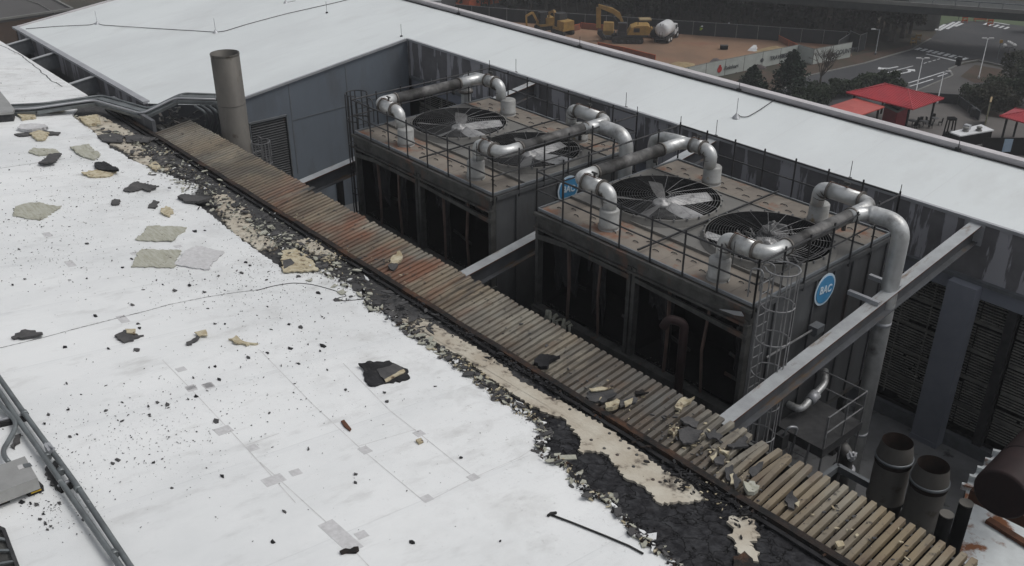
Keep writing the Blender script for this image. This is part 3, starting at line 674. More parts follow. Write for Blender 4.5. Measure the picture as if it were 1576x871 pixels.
# ================================================================== COOLING TOWERS (built in local coordinates, origin at floor level under the front left corner)
D0 = -FZ            # deck height above the courtyard floor
LX, WY = 7.72, 6.3
FANS = ((2.12,3.1),(5.86,3.15))
def make_tower():
    t = root('cooling_tower', (-19.17, 17.72, FZ), 'nearer burnt cooling tower with one fan intact and one fan collapsed under its grille', 'cooling tower', 'burnt cooling towers in the courtyard')
    Z = lambda z: D0+z
    B = lambda mb, nm, m: mb.build(nm, m, t, local=True)
    # casing: ends and back of vertical pans with standing seams
    for nm, x0_, x1_ in (('end_panel', LX-.07, LX), ('end_panel', 0, .07)):
        mb = MB(); mb.box((x0_,.12,Z(-4.9)),(x1_,WY,Z(-.06)))
        s_ = 1 if x0_ > 1 else -1; xf = x1_ if s_ > 0 else x0_
        for y in (.95,1.85,2.75,3.6,4.5,5.4,6.25):
            mb.box((min(xf,xf+s_*.05),y-.03,Z(-4.85)),(max(xf,xf+s_*.05),y+.03,Z(-.1)))
        mb.box((min(xf,xf+s_*.06),.12,Z(-.2)),(max(xf,xf+s_*.06),WY,Z(-.08)))
        B(mb, nm, 'casing')
    mb = MB(); mb.box((.08,WY-.06,Z(-4.9)),(LX-.08,WY,Z(-.06))); B(mb, 'back_panel', 'casing')
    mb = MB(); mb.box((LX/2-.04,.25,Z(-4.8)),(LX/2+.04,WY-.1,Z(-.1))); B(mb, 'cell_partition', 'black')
    mb = MB(); mb.box((.1,2.3,Z(-4.8)),(LX/2-.1,2.36,Z(-.5))); mb.box((LX/2+.1,2.3,Z(-4.8)),(LX-.1,2.36,Z(-.5))); mb.box((.1,.25,Z(-3.25)),(LX-.1,2.3,Z(-3.2))); mb.box((.075,.15,Z(-4.8)),(.09,WY-.1,Z(-.1))); mb.box((LX-.09,.15,Z(-4.8)),(LX-.075,WY-.1,Z(-.1))); B(mb, 'burnt_fill_shade', 'black')  # burnt fill plus added black lining, painting the deep shade of the bays
    # front frame of the open, burnt out louvre bays
    mb = MB()
    mb.box((-.02,-.06,Z(-.5)),(LX+.02,.1,Z(-.07))); mb.box((-.05,-.16,Z(-.56)),(LX+.05,.02,Z(-.5))); mb.box((-.05,-.16,Z(-.16)),(LX+.05,-.06,Z(-.05)))
    mb.beam((.02,-.09,Z(-.82)),(1.4,-.10,Z(-.66)),.08,.16); mb.beam((1.4,-.10,Z(-.68)),(3.8,-.08,Z(-.72)),.08,.14); mb.beam((4.0,-.09,Z(-.72)),(LX,-.1,Z(-.86)),.08,.13)
    B(mb, 'head_beam', 'burnt_metal')
    mb = MB(); mb.box((-.05,-.2,Z(-3.42)),(LX+.05,.1,Z(-3.18))); mb.box((-.05,-.24,Z(-3.5)),(LX+.05,.1,Z(-3.44))); mb.box((0,-.1,Z(-3.8)),(LX,.1,Z(-3.5))); B(mb, 'sill_beam', 'burnt_metal')
    for x in (.05, LX/2-.09, LX/2+.09, LX-.06):
        mb = MB(); mb.box((x-.06,-.1,Z(-4.9)),(x+.06,.1,Z(-.4))); B(mb, 'corner_post', 'burnt_metal')
    for x, bd in ((1.32,.07),(2.62,-.05),(5.15,.04),(6.45,-.08)):
        mb = MB(); mb.beam((x,.03,Z(-3.2)),(x+bd,.0,Z(-1.9)),.08,.06); mb.beam((x+bd,.0,Z(-1.9)),(x-bd*.3,.02,Z(-.5)),.08,.06); B(mb, 'bent_post', 'burnt_post')
    for (xa,xb,y,za,zb) in ((2.75,3.7,1.2,-1.5,-1.75),(2.75,3.7,1.0,-2.2,-2.35),(2.75,3.7,.9,-2.75,-2.9),(6.55,7.6,1.2,-1.6,-1.7),(6.55,7.6,1.0,-2.3,-2.5),(6.55,7.6,.9,-2.9,-2.95),(.2,1.2,.9,-2.6,-2.5),(4.1,5.1,1.2,-2.8,-3.0)):
        mb = MB(); mb.beam((xa,y,Z(za)),(xb,y,Z(zb)),.05,.09); B(mb, 'fallen_slat', 'burnt_metal')
    mb = MB(); rn = random.Random(8)
    for k in range(110):
        x = rn.uniform(.15,LX-.15); 
        if rn.random() < .5: x = rn.gauss(.9,.4) if rn.random() < .5 else rn.gauss(LX*.62,.9)
        x = min(max(x,.1),LX-.1); y = rn.uniform(-.12,.3); z = Z(-3.17); s_ = rn.uniform(.012,.045)
        mb.beam((x,y,z),(x+rn.uniform(-1,1)*s_*1.6,y+rn.uniform(-.5,.5)*s_,z+rn.uniform(.3,1.8)*s_), s_*rn.uniform(.2,.9), s_*.25)
    B(mb, 'sill_debris', 'burnt_metal')
    # charred sagging infill sheets still hanging in the bays
    for (xa, xb, yy, zt_, drop, sd_) in ((.15,1.25,.55,-.5,2.3,1),(1.4,2.0,.75,-.5,1.2,2),(2.0,2.55,.35,-.5,2.6,3),(4.05,4.6,.5,-.5,1.5,4),(4.75,5.1,.3,-.5,2.7,5),(5.25,6.3,.8,-.5,.9,6),(7.0,7.6,.6,-.5,2.4,7)):
        mb = MB(); rr_ = random.Random(sd_); nx_, nz__ = 8, 10; vs = []
        for i in range(nx_+1):
            dl = drop*rr_.uniform(.7,1.05)
            for j in range(nz__+1):
                u, v = i/nx_, j/nz__; vs.append((xa+(xb-xa)*u+.05*noise.noise(Vector((v*4,sd_,u))), yy+.12*noise.noise(Vector((u*3,v*3,sd_)))+.05*math.sin(u*25), Z(zt_-dl*v)))
        mb.add(vs, [(i*(nz__+1)+j,(i+1)*(nz__+1)+j,(i+1)*(nz__+1)+j+1,i*(nz__+1)+j+1) for i in range(nx_) for j in range(nz__)]); B(mb, 'charred_infill', 'char')
    # lower basin and supports
    mb = MB(); mb.box((.05,.0,Z(-4.88)),(LX-.05,.08,Z(-3.8))); mb.box((.0,-.06,Z(-5.05)),(LX,WY,Z(-4.9))); B(mb, 'water_basin', 'burnt_metal')
    for x in (.3, LX/2, LX-.3):
        for y in (.25, WY-.25):
            mb = MB(); mb.box((x-.1,y-.1,0),(x+.1,y+.1,Z(-5.05))); B(mb, 'support_leg', 'dark_steel')
    # decks
    mb = MB(); mb.box((0,0,Z(-.05)),(LX,1.34,Z(0)))
    rn = random.Random(2)
    for k in range(10):
        mb.box((k*.77+.02,.03,Z(.001)),(k*.77+.75,1.3,Z(.006)))
    B(mb, 'walkway_front', 'deck_tan')
    mb = MB(); mb.box((0,4.98,Z(-.05)),(LX,WY,Z(0)));
    for k in range(10): mb.box((k*.77+.02,5.02,Z(.001)),(k*.77+.75,WY-.04,Z(.006)))
    B(mb, 'walkway_back', 'deck_tan')
    mb = MB()
    def holed(x0,x1,y0,y1,cx,cy,r,z):
        angs = sorted([2*math.pi*k/64 for k in range(64)]+[math.atan2(yy-cy,xx-cx)%(2*math.pi) for xx in (x0,x1) for yy in (y0,y1)])
        o=[];i_=[]
        for a in angs:
            c_,s_=math.cos(a),math.sin(a); t1=((x1 if c_>0 else x0)-cx)/c_ if abs(c_)>1e-6 else 1e9; t2=((y1 if s_>0 else y0)-cy)/s_ if abs(s_)>1e-6 else 1e9; t_=min(t1,t2)
            o.append((cx+c_*t_,cy+s_*t_,z)); i_.append((cx+c_*min(r,t_),cy+s_*min(r,t_),z))
        n=len(angs); mb.add(o+i_,[(k,(k+1)%n,n+(k+1)%n,n+k) for k in range(n)])
    holed(0,3.99,1.342,4.978,FANS[0][0],FANS[0][1],1.70,Z(.05)); holed(3.99,LX,1.342,4.978,FANS[1][0],FANS[1][1],1.70,Z(.05))
    mb.box((.02,1.3,Z(.0)),(LX-.02,1.34,Z(.09))); mb.box((.02,4.98,Z(.0)),(LX-.02,5.02,Z(.09))); B(mb, 'fan_deck', 'deck_grey')
    for k in range(20):
        x = .3+k*.385+rn.uniform(-.07,.07)
        for y in (.5+.25*(k%2), 5.45+.3*(k%2)):
            a = rn.uniform(-.15,.15); l = rn.uniform(.07,.13)
            mb = MB(); mb.tube([(x-l,y-a*l,Z(.012)),(x-l*.6,y+.02,Z(.035)),(x+l*.6,y+.02,Z(.035)),(x+l,y+a*l,Z(.012))], .013, 5); B(mb, 'lifting_clip', 'dark_steel')
    mb = MB(); mb.beam((LX/2+.13,-.05,Z(.16)),(LX/2+.13,WY,Z(.14)),.045,.045); B(mb, 'cell_joint_angle', 'rail')
    # perimeter angle
    mb = MB()
    for p, q in (((0,0),(LX,0)),((LX,0),(LX,WY)),((LX,WY),(0,WY)),((0,WY),(0,0))): mb.beam((p[0],p[1],Z(.02)),(q[0],q[1],Z(.02)),.05,.08)
    B(mb, 'deck_edge', 'steel_grey')
    # fans
    for fi, (fx, fy) in enumerate(FANS):
        Rf = 1.70
        mb = MB(); mb.lathe([(Rf+.16,Z(.02)),(Rf+.12,Z(.1)),(Rf+.045,Z(.2)),(Rf+.04,Z(.24)),(Rf,Z(.24))], (fx,fy,0), 56)
        cow = B(mb, 'fan_cowl', 'deck_grey')
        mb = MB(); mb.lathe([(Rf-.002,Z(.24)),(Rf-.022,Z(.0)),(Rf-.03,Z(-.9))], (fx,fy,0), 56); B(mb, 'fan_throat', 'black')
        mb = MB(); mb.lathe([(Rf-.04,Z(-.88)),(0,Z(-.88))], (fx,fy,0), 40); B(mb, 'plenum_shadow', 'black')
        # guard
        g_ = MB(); r_ = .22
        while r_ < Rf:
            pts = [(fx+r_*math.cos(a*math.pi/24), fy+r_*math.sin(a*math.pi/24), Z(.25+.06*(1-(r_/Rf)**2))) for a in range(49)]
            g_.tube(pts, .0045, 3, cap=False); r_ += .078
        for k in range(20):
            a = k*math.pi/10; g_.tube([(fx+q*Rf*math.cos(a), fy+q*Rf*math.sin(a), Z(.255+.06*(1-q*q))) for q in (.1,.4,.7,1)], .0055, 3, cap=False)
        for k in range(28):
            a = k*math.pi/14; g_.box((fx+(Rf+.05)*math.cos(a)-.02,fy+(Rf+.05)*math.sin(a)-.02,Z(.2)),(fx+(Rf+.05)*math.cos(a)+.02,fy+(Rf+.05)*math.sin(a)+.02,Z(.275)))
        B(g_, 'wire_guard', 'rail_grey')
        # hub and blades
        h = MB(); zc = Z(.04)
        h.lathe([(0,.10),(.09,.10),(.09,.05),(.27,.045),(.3,.0),(.3,-.06),(0,-.06)], (fx,fy,zc), 24); B(h, 'fan_hub', 'blade')
        angs = [-5, 67, 139, 211, 283] if fi == 0 else [20, 92, 150, 240, 310]
        for k, ad in enumerate(angs):
            a = R(ad); m4 = Matrix.Translation((fx,fy,zc)) @ Matrix.Rotation(a,4,'Z')
            vs = []; nseg = 8
            for s_ in range(nseg+1):
                u = s_/nseg; rr = .24+u*(Rf-.34); ch = .14+.09*math.sin(min(u*1.6,1)*math.pi/2); tw = R(26-14*u)
                for c in (-1,-.5,0,.5,1):
                    vs.append(m4 @ Vector((rr, c*ch*math.cos(tw), c*ch*math.sin(tw)+.018*(1-c*c))))
            b_ = MB(); b_.smooth = True; b_.add(vs, [(s_*5+c,s_*5+c+1,(s_+1)*5+c+1,(s_+1)*5+c) for s_ in range(nseg) for c in range(4)])
            B(b_, 'fan_blade', 'blade' if k in (0,1) else 'blade_dark')
    # guard rails
    def rail_run(p, q, nm='guard_rail', m='rail'):
        p, q = Vector((*p,0)), Vector((*q,0)); L_ = (q-p).length; k = max(1, round(L_/1.12)); mb = MB()
        for j in range(k+1):
            c = p.lerp(q, j/k); mb.tube([c+Vector((0,0,Z(-.3))), c+Vector((0,0,Z(1.3)))], .027, 6)
        for hz, rr in ((1.2,.028),(.62,.024)): mb.tube([p+Vector((0,0,Z(hz))), p.lerp(q,.5)+Vector((0,0,Z(hz-.012))), q+Vector((0,0,Z(hz)))], rr, 6)
        B(mb, nm, m)
    o_ = .04
    rail_run((-o_,-o_),(LX+o_,-o_)); rail_run((LX+o_,-o_),(LX+o_,WY+o_)); rail_run((LX+o_,WY+o_),(-o_,WY+o_)); rail_run((-o_,WY+o_),(-o_,-o_))
    for (x, y) in ((-o_,WY+.04),(LX+o_,WY+.04),(LX-.7,-.05)):
        mb = MB(); mb.tube([(x,y,Z(.9)),(x,y,Z(1.5))], .012, 5); B(mb, 'lightning_rod', 'rail')
    # pipe stubs
    for (x, y) in ((2.28,.62),(2.05,5.5),(6.25,.52),(5.9,5.5)):
        mb = MB(); mb.lathe([(.31,Z(0)),(.285,Z(.02)),(.285,Z(.56)),(.25,Z(.60)),(.0,Z(.6))], (x,y,0), 24); mb.lathe([(.30,Z(.06)),(.315,Z(.1)),(.30,Z(.14))], (x,y,0), 24); B(mb, 'pipe_stub', 'stub')
    # round makers badge on the right end
    bd = MB(); n = 40; cx_, cz_, cy_ = LX+.075, Z(-.62), 3.15
    T = Matrix.Translation((cx_, cy_, cz_))
    for nm, rx, m, dx in (('badge', (.47,.46), 'sign_white', 0), ('badge_field', (.405,.395), 'sign_blue', .012)):
        b_ = MB(); ring = [(cx_+dx, cy_+rx[0]*math.cos(2*math.pi*k/n), cz_+rx[1]*math.sin(2*math.pi*k/n)) for k in range(n)]; back = [(p[0]-.012,p[1],p[2]) for p in ring]
        b_.add(ring+back, [tuple(range(n)), tuple(reversed(range(n,2*n)))]+[(k,n+k,n+(k+1)%n,(k+1)%n) for k in range(n)]); ob = B(b_, nm, m)
        if nm == 'badge': badge = ob
        else: ob.parent = badge
    cu = bpy.data.curves.new('lettering','FONT'); cu.body = 'BAC'; cu.size = .30; cu.extrude = .006; cu.align_x = 'CENTER'; cu.align_y = 'CENTER'; cu.offset = .008
    to = bpy.data.objects.new('tmp_txt', cu); COL.objects.link(to); dg = bpy.context.evaluated_depsgraph_get(); me = bpy.data.meshes.new_from_object(to.evaluated_get(dg)); bpy.data.objects.remove(to)
    me.materials.clear(); me.materials.append(MATS['sign_white']); lt = bpy.data.objects.new('lettering', me); COL.objects.link(lt); lt.parent = badge
    lt.matrix_local = Matrix.Translation((cx_+.02,cy_,cz_)) @ Matrix(((0,0,1,0),(1,0,0,0),(0,1,0,0),(0,0,0,1))) @ Matrix.Rotation(R(-8),4,'Z')
    return t
tower = make_tower()
index_kids()
far_tower = dup(tower); far_tower.location = (-28.6, 17.4, FZ)
far_tower['label'] = 'farther burnt cooling tower, to the left behind the nearer one, both fans in place'
# collapsed fan of the nearer tower: blades of the right cell removed from this copy, melted fan stack debris added
for ch in [o for o in bpy.data.objects if o.parent == tower and o.name.startswith('fan_blade')]:
    xs = [v.co.x for v in ch.data.vertices]
    if sum(xs)/len(xs) > LX/2+.3: bpy.data.objects.remove(ch)
mb = MB(); rn = random.Random(4); fx, fy, Zd = 5.86, 3.15, D0-.1
def lump(mb, c, r, seed, fl=.6, n=9):
    rr = random.Random(seed); vs = [];
    for i in range(n+1):
        th = math.pi*i/n
        for k in range(n*2):
            ph = math.pi*k/n; d = Vector((math.sin(th)*math.cos(ph), math.sin(th)*math.sin(ph), math.cos(th)*fl)); q = r*(.75+.5*noise.noise(d*2.3+Vector((seed*3.1,0,0)))); vs.append(Vector(c)+d*q)
    m_ = n*2; mb.add(vs, [(i*m_+k, i*m_+(k+1)%m_, (i+1)*m_+(k+1)%m_, (i+1)*m_+k) for i in range(n) for k in range(m_)])
lump(mb, (fx-.35,fy+.75,Zd), .55, 1, .9); lump(mb, (fx-.1,fy-.1,Zd), .5, 2, .6); lump(mb, (fx+.35,fy-.35,Zd), .45, 3, .5); lump(mb, (fx-.7,fy-.3,Zd), .35, 5, .5)
for k in range(40):
    a = rn.uniform(0,6.28); r_ = rn.uniform(.1,1.3); x = fx+r_*math.cos(a); y = fy+r_*math.sin(a)
    mb.beam((x,y,Zd+rn.uniform(-.1,.1)),(x+rn.uniform(-.5,.5),y+rn.uniform(-.5,.5),Zd+rn.uniform(-.1,.2)), .05, .02)
mb.build('collapsed_fan_debris', 'blade_dark', tower, local=True)
mb = MB(); vs = []
for s_ in range(7):
    u = s_/6
    for c in (-1,0,1): vs.append((fx-1.5+u*.95, fy-.9+c*.2+u*.3, D0+.08-.1*u))
mb.add(vs, [(s_*3+c,s_*3+c+1,(s_+1)*3+c+1,(s_+1)*3+c) for s_ in range(6) for c in range(2)]); mb.build('fan_blade', 'blade', tower, local=True)

# ------------------------------------------------------------------ condenser water pipes
def pipe_set(ox, oy, flip, label, sooty_label=None, down=True, dxs=(2.28,2.05), headx=1.0):
    """header runs across the cell, with a leg at each end bending down onto a deck stub"""
    t = root('condenser_pipe', (ox+dxs[0], oy+.6, 0), label, 'pipe', 'insulated pipes over the cooling tower fans')
    r_ = .19; z = 1.12; ya, yb = oy+.62, oy+5.35
    hx = ox+headx
    leg = lambda sx, y: fillet([(sx,y,.6),(sx,y,z),(hx,y,z)], .42, 8)
    def seg(pts, nm, m, rad=r_): mb = MB(); mb.tube(pts, rad, 20); mb.build(nm, m, t)
    f1 = fillet([(ox+dxs[0],ya,.58),(ox+dxs[0],ya,z),(hx,ya,z),(hx,ya+.75,z)], .4, 8); seg(f1, 'front_elbow', 'pipe')
    seg([(hx,ya+.75,z),(hx,yb-1.1,z)], 'header', 'pipe_sooty', r_*.97)
    f2 = fillet([(ox+dxs[1],yb,.58),(ox+dxs[1],yb,z),(hx,yb,z),(hx,yb-1.1,z)], .4, 8); seg(f2, 'rear_elbow', 'pipe')
    # valve bodies / lagging collars
    s_ = 1 if dxs[0] > headx else -1
    for sx, y in ((ox+dxs[0], ya), (ox+dxs[1], yb)):
        L_ = abs(sx-hx); a_, c_ = hx+s_*.36, sx-s_*.32
        if abs(c_-a_) > .15:
            mb = MB(); mb.tube([(a_,y,z),(c_,y,z)], r_*1.2, 20); mb.build('lagged_valve', 'pipe', t)
        for q in (a_, c_):
            mb = MB(); mb.tube([(q-.025,y,z),(q+.025,y,z)], r_*1.36, 20); mb.build('pipe_clamp', 'pipe_band', t)
        mb = MB(); mb.tube([((a_+c_)/2,y,z+.2),((a_+c_)/2,y,z+.36)], .035, 6); mb.tube([((a_+c_)/2-.1,y,z+.36),((a_+c_)/2+.1,y,z+.36)], .03, 6); mb.build('valve_stem', 'burnt_metal', t)
        mb = MB(); mb.tube([(a_,y-.08,z+.27),(c_,y-.1,z+.29)], .012, 5); mb.build('tie_rod', 'rust', t)
    for y in (ya+.75, yb-1.1):
        mb = MB(); mb.tube([(hx,y-.03,z),(hx,y+.03,z)], r_*1.15, 20); mb.build('pipe_clamp', 'pipe_band', t)
    mb = MB(); mb.tube([(hx,yb-1.35,z-.22),(hx,yb-1.35,z-.36)], .06, 8); mb.build('drain_stub', 'burnt_metal', t)
    # ribbed elbows (gores)
    for (cx_, y) in ((ox+dxs[0], ya), (ox+dxs[1], yb)):
        for k in range(4):
            a = R(15+20*k); c = Vector((cx_-s_*.4*(1-math.cos(a)), y, z-.4+.4*math.sin(a))); d = Vector((-s_*math.sin(a),0,math.cos(a)))
            mb = MB(); mb.tube([c-d*.008, c+d*.008], r_*1.035, 18); mb.build('elbow_seam', 'pipe_band', t)
    if down:
        dx = headx + (-.0 if s_ > 0 else .55)
        px_ = ox+(headx-.75 if s_ > 0 else headx+1.05)
        if s_ > 0: pth = fillet([(hx,yb,z),(hx,yb+1.05,z+.1),(hx-.9,yb+1.05,z+.0),(hx-.9,yb+1.05,-2)][:0] or [(hx,yb-.1,z),(hx-.55,yb+.5,z+.05),(hx-1.05,yb+.75,z-.1),(hx-1.05,yb+.8,FZ)], .6, 10)
        else: pth = fillet([(hx,yb-1.2,z),(hx+.2,yb-.62,z),(ox+LX+1.02,yb-.55,z),(ox+LX+1.02,yb-.55,FZ)], .75, 12)
        seg(pth, 'down_pipe', 'pipe', [r_]*8+[r_*1.22]*(len(pth)-8))
        e = pth[-1]
        for zz in (-5.6, -1.9):
            mb = MB(); mb.tube([(e.x,e.y,zz),(e.x,e.y,zz+.12)], r_*1.25, 18); mb.build('pipe_clamp', 'cap', t)
    return t
pipe_set(-19.17, 17.72, 1, 'insulated pipe looping over the intact fan of the nearer tower', dxs=(2.28,2.05), headx=.95, down=False)
pipe_set(-19.17, 17.72, -1, 'insulated pipe beside the collapsed fan with a down pipe behind the front beam', dxs=(6.25,5.9), headx=7.55)
pipe_set(-28.6, 17.40, 1, 'sooty pipe looping over the leftmost fan of the farther tower', dxs=(2.0,1.8), headx=.65, down=False)
pipe_set(-28.6, 17.40, -1, 'insulated pipe at the right end of the farther tower, bending down between the towers', dxs=(6.25,5.6), headx=7.4)
for (x, y, l) in ((-19.7, 23.35, 'upright insulated riser behind the nearer tower'), (-29.3, 23.05, 'upright insulated riser behind the farther tower')):
    t = root('riser_pipe', (x,y,FZ), l, 'pipe', 'insulated risers behind the towers')
    mb = MB(); mb.tube(fillet([(x,y,FZ),(x,y,.85),(x+.8,y-.1,1.0),(x+1.5,y-.28,1.1)], .4, 10), .19, 20); mb.build('riser', 'pipe', t)
    mb = MB(); mb.tube([(x,y,.2),(x,y,.3)], .29, 20); mb.build('pipe_clamp', 'pipe_band', t)
# clamps holding the down pipe on the near beam
t = root('pipe_bracket', (-10.6,21.9,-.9), 'pair of grey channel brackets clamping the down pipe to the big beam', 'bracket')
for y in (22.0-.38, 22.62): 
    mb = MB(); mb.box((-11.1,y-.06,sz(y)+.0),(-10.2,y+.06,sz(y)+.06)); mb.box((-11.1,y-.06,sz(y)-.06),(-10.2,y-.045,sz(y)+.0)); mb.build('channel', 'cap', t)

# ------------------------------------------------------------------ caged ladders
def ladder(x, y, z0_, z1_, nx, ny, label, m='rail_grey', cage=True, w_=.46):
    t = root('caged_ladder' if cage else 'ladder', (x,y,z0_), label, 'ladder')
    n = Vector((nx,ny,0)); s_ = Vector((-ny,nx,0)); c = Vector((x,y,0))
    for k in (-1,1):
        mb = MB(); p = c+s_*k*w_/2; mb.beam(p+Vector((0,0,z0_)), p+Vector((0,0,z1_)), .05, .03); 
        mb.tube(fillet([p+Vector((0,0,z1_)), p+Vector((0,0,z1_+.35)), p-n*.35+Vector((0,0,z1_+.3)), p-n*.35+Vector((0,0,z1_-.5))], .15, 4), .02, 6) if cage else None
        mb.build('stile', m, t)
    mb = MB(); z = z0_+.3
    while z < z1_: mb.tube([c-s_*w_/2+Vector((0,0,z)), c+s_*w_/2+Vector((0,0,z))], .014, 6); z += .3
    mb.build('rungs', m, t)
    if cage:
        R_ = .40; hoops = []; z = z0_+2.2
        while z < z1_+1.0:
            mb = MB(); pts = [c+n*.36+ (s_*math.cos(a)+n*math.sin(a))*R_+Vector((0,0,z)) for a in [R(-50+k*280/18) for k in range(19)]]
            pts = [c-s_*w_/2*-1+Vector((0,0,z))]+pts+[c-s_*w_/2+Vector((0,0,z))]
            mb.tube(pts, .02, 5); mb.build('hoop', m, t); z += .95
        for a in (-10,30,65,90,115,150,190):
            p = c+n*.36+(s_*math.cos(R(a))+n*math.sin(R(a)))*R_; mb = MB(); mb.beam(p+Vector((0,0,z0_+2.2)), p+Vector((0,0,z-.95)), .045, .012); mb.build('cage_strap', m, t)
    return t
ladder(-11.22, 17.85, FZ+.1, .75, 1, 0, 'grey caged ladder on the near right corner of the nearer tower')
ladder(-28.8, 17.9, FZ+.1, .75, -1, 0, 'dark caged ladder at the left corner of the farther tower', 'rail')
ladder(-37.1, 17.6, FZ+.1, -2.9, 1, 0, 'short caged ladder in front of the wall louvre', 'rail_grey')

# access platform with rails, low ladder and drain pipes at the right end of the nearer tower
t = root('access_platform', (-10.6,20.2,FZ), 'small grated service platform with handrails low beside the nearer tower', 'platform')
pz = -4.25
mb = MB(); mb.box((-11.3,19.3,pz),(-9.8,21.2,pz+.05)); mb.box((-11.3,19.28,pz-.2),(-9.78,19.3,pz+.08)); mb.box((-9.8,19.3,pz-.2),(-9.78,21.2,pz+.08)); mb.build('grating', 'dark_steel', t)
for (x,y) in ((-9.82,19.35),(-9.82,21.15),(-11.2,19.35),(-9.82,20.25)):
    mb = MB(); mb.tube([(x,y,FZ),(x,y,pz+1.08)], .028, 6); mb.build('post', 'rail_grey', t)
mb = MB()
for h in (1.06,.55):
    mb.tube([(-9.82,19.35,pz+h),(-9.82,21.15,pz+h),(-11.2,21.15,pz+h)], .022, 6)
mb.build('handrail', 'rail_grey', t)
for k in (-1,1):
    mb = MB(); mb.beam((-10.4+k*.22,18.75,FZ),(-10.4+k*.22,19.3,pz+.05),.05,.04); mb.build('stile','rail_grey',t)
mb = MB()
for k in range(8): f=.08+k*.115; mb.tube([(-10.62,18.75+.55*f,FZ+(pz-FZ)*f),(-10.18,18.75+.55*f,FZ+(pz-FZ)*f)], .014, 6)
mb.build('rungs','rail_grey',t)
t = root('drain_pipe', (-10.9,21.9,FZ), 'low bent silver drain pipe standing on the courtyard floor by the platform', 'pipe')
mb = MB(); mb.tube(fillet([(-9.75,20.6,FZ),(-9.75,20.6,-4.9),(-10.5,20.9,-4.9),(-11.4,21,-4.9)],.3,6), .2, 16); mb.build('pipe_run','pipe_sooty',t)
mb = MB(); mb.lathe([(.22,0),(.3,.03),(.3,.09),(.22,.12)], (-9.75,20.6,-5.5), 16); lump(mb, (-9.62,20.6,-4.95), .2, 9, .9, 6); mb.build('flange','cap',t)
t = root('bypass_pipe', (-11.3,20.4,-3.7), 'short silver valve pipe on the end panel of the nearer tower', 'pipe')
mb = MB(); mb.tube(fillet([(-11.4,20.0,-3.9),(-11.0,20.0,-3.9),(-11.0,21.1,-3.5),(-11.3,21.5,-3.4)],.2,5), .1, 12); mb.build('pipe_run','pipe',t)
mb = MB(); mb.tube([(-11.0,20.4,-3.78),(-11.0,20.7,-3.67)], .15, 12); mb.build('valve_body','cap',t)
t = root('electrical_switch', (-10.9,19.0,-4.2), 'small dark switch box with loose flex conduit by the caged ladder', 'switch box')
mb = MB(); mb.box((-11.0,18.9,-4.6),(-10.75,19.2,-4.15)); mb.build('box','dark_steel',t)
mb = MB(); mb.tube(fillet([(-10.85,19.05,-4.2),(-10.7,19.0,-3.8),(-10.6,19.3,-3.9),(-10.75,19.4,-4.5),(-10.8,19.3,-5.5)],.15,5),.035,8); mb.build('flex_conduit','cap',t)
t = root('lamp_bracket', (-11.4,20.6,-1.5), 'small floodlight on a bracket below the blue badge of the nearer tower', 'floodlight')
mb = MB(); mb.tube([(-11.35,18.5,-1.75),(-11.2,20.3,-1.55)], .03, 6); mb.build('arm','rail_grey',t)
mb = MB(); mb.box((-11.32,20.25,-1.65),(-11.05,20.6,-1.45)); mb.box((-11.25,20.3,-1.75),(-11.12,20.5,-1.66)); mb.build('lamp_head','steel_grey',t)
# rusty vent pipe in front of the right bay
t = root('vent_pipe', (-13.15,17.1,FZ), 'brown swan necked vent pipe in front of the nearer tower right bay', 'pipe')
mb = MB(); mb.tube(fillet([(-13.0,17.15,FZ),(-13.0,17.15,-.95),(-13.32,16.9,-.85),(-13.45,16.85,-1.15)],.16,6), .115, 14); mb.build('pipe_run','tank',t)
mb = MB(); mb.tube([(-13.0,17.15,-3.2),(-13.0,17.15,-3.1)], .14, 12); mb.build('coupling','rust',t)
# hanging burnt sheet on right bay top
t = root('torn_flashing', (-12.2,17.6,-.9), 'pale strip of torn flashing hanging over the right bay of the nearer tower', 'flashing')
mb = MB(); q4 = [aty(x,y,17.5) for x,y in ((1107,476),(1140,480),(1144,487),(1130,485))]; mb.add(q4+[q+Vector((0,.03,0)) for q in q4],[(0,1,2,3),(7,6,5,4),(0,4,5,1),(1,5,6,2),(2,6,7,3),(3,7,4,0)]); mb.build('strip','cap',t)
t = tag(None or MB().box((0,0,0),(.01,.01,.01)).build('cloth_rag','foam_grey'), 'pale shredded rag caught on the sill of the nearer tower', 'rag') if False else None
rn = random.Random(6); mb = MB()
for k in range(9):
    x = -18.0+rn.gauss(0,.3); y = 17.5+rn.uniform(-.05,.1); mb.tube([(x,y,-3.15+rn.uniform(0,.15)),(x+rn.uniform(-.15,.15),y-.08,-3.2),(x+rn.uniform(-.1,.1),y-.12,-3.35-rn.uniform(0,.3))], [.05,.06,.015], 5)
tag(mb.build('shredded_rag','foam_grey'), 'pale shredded insulation draped over the left sill of the nearer tower', 'insulation')

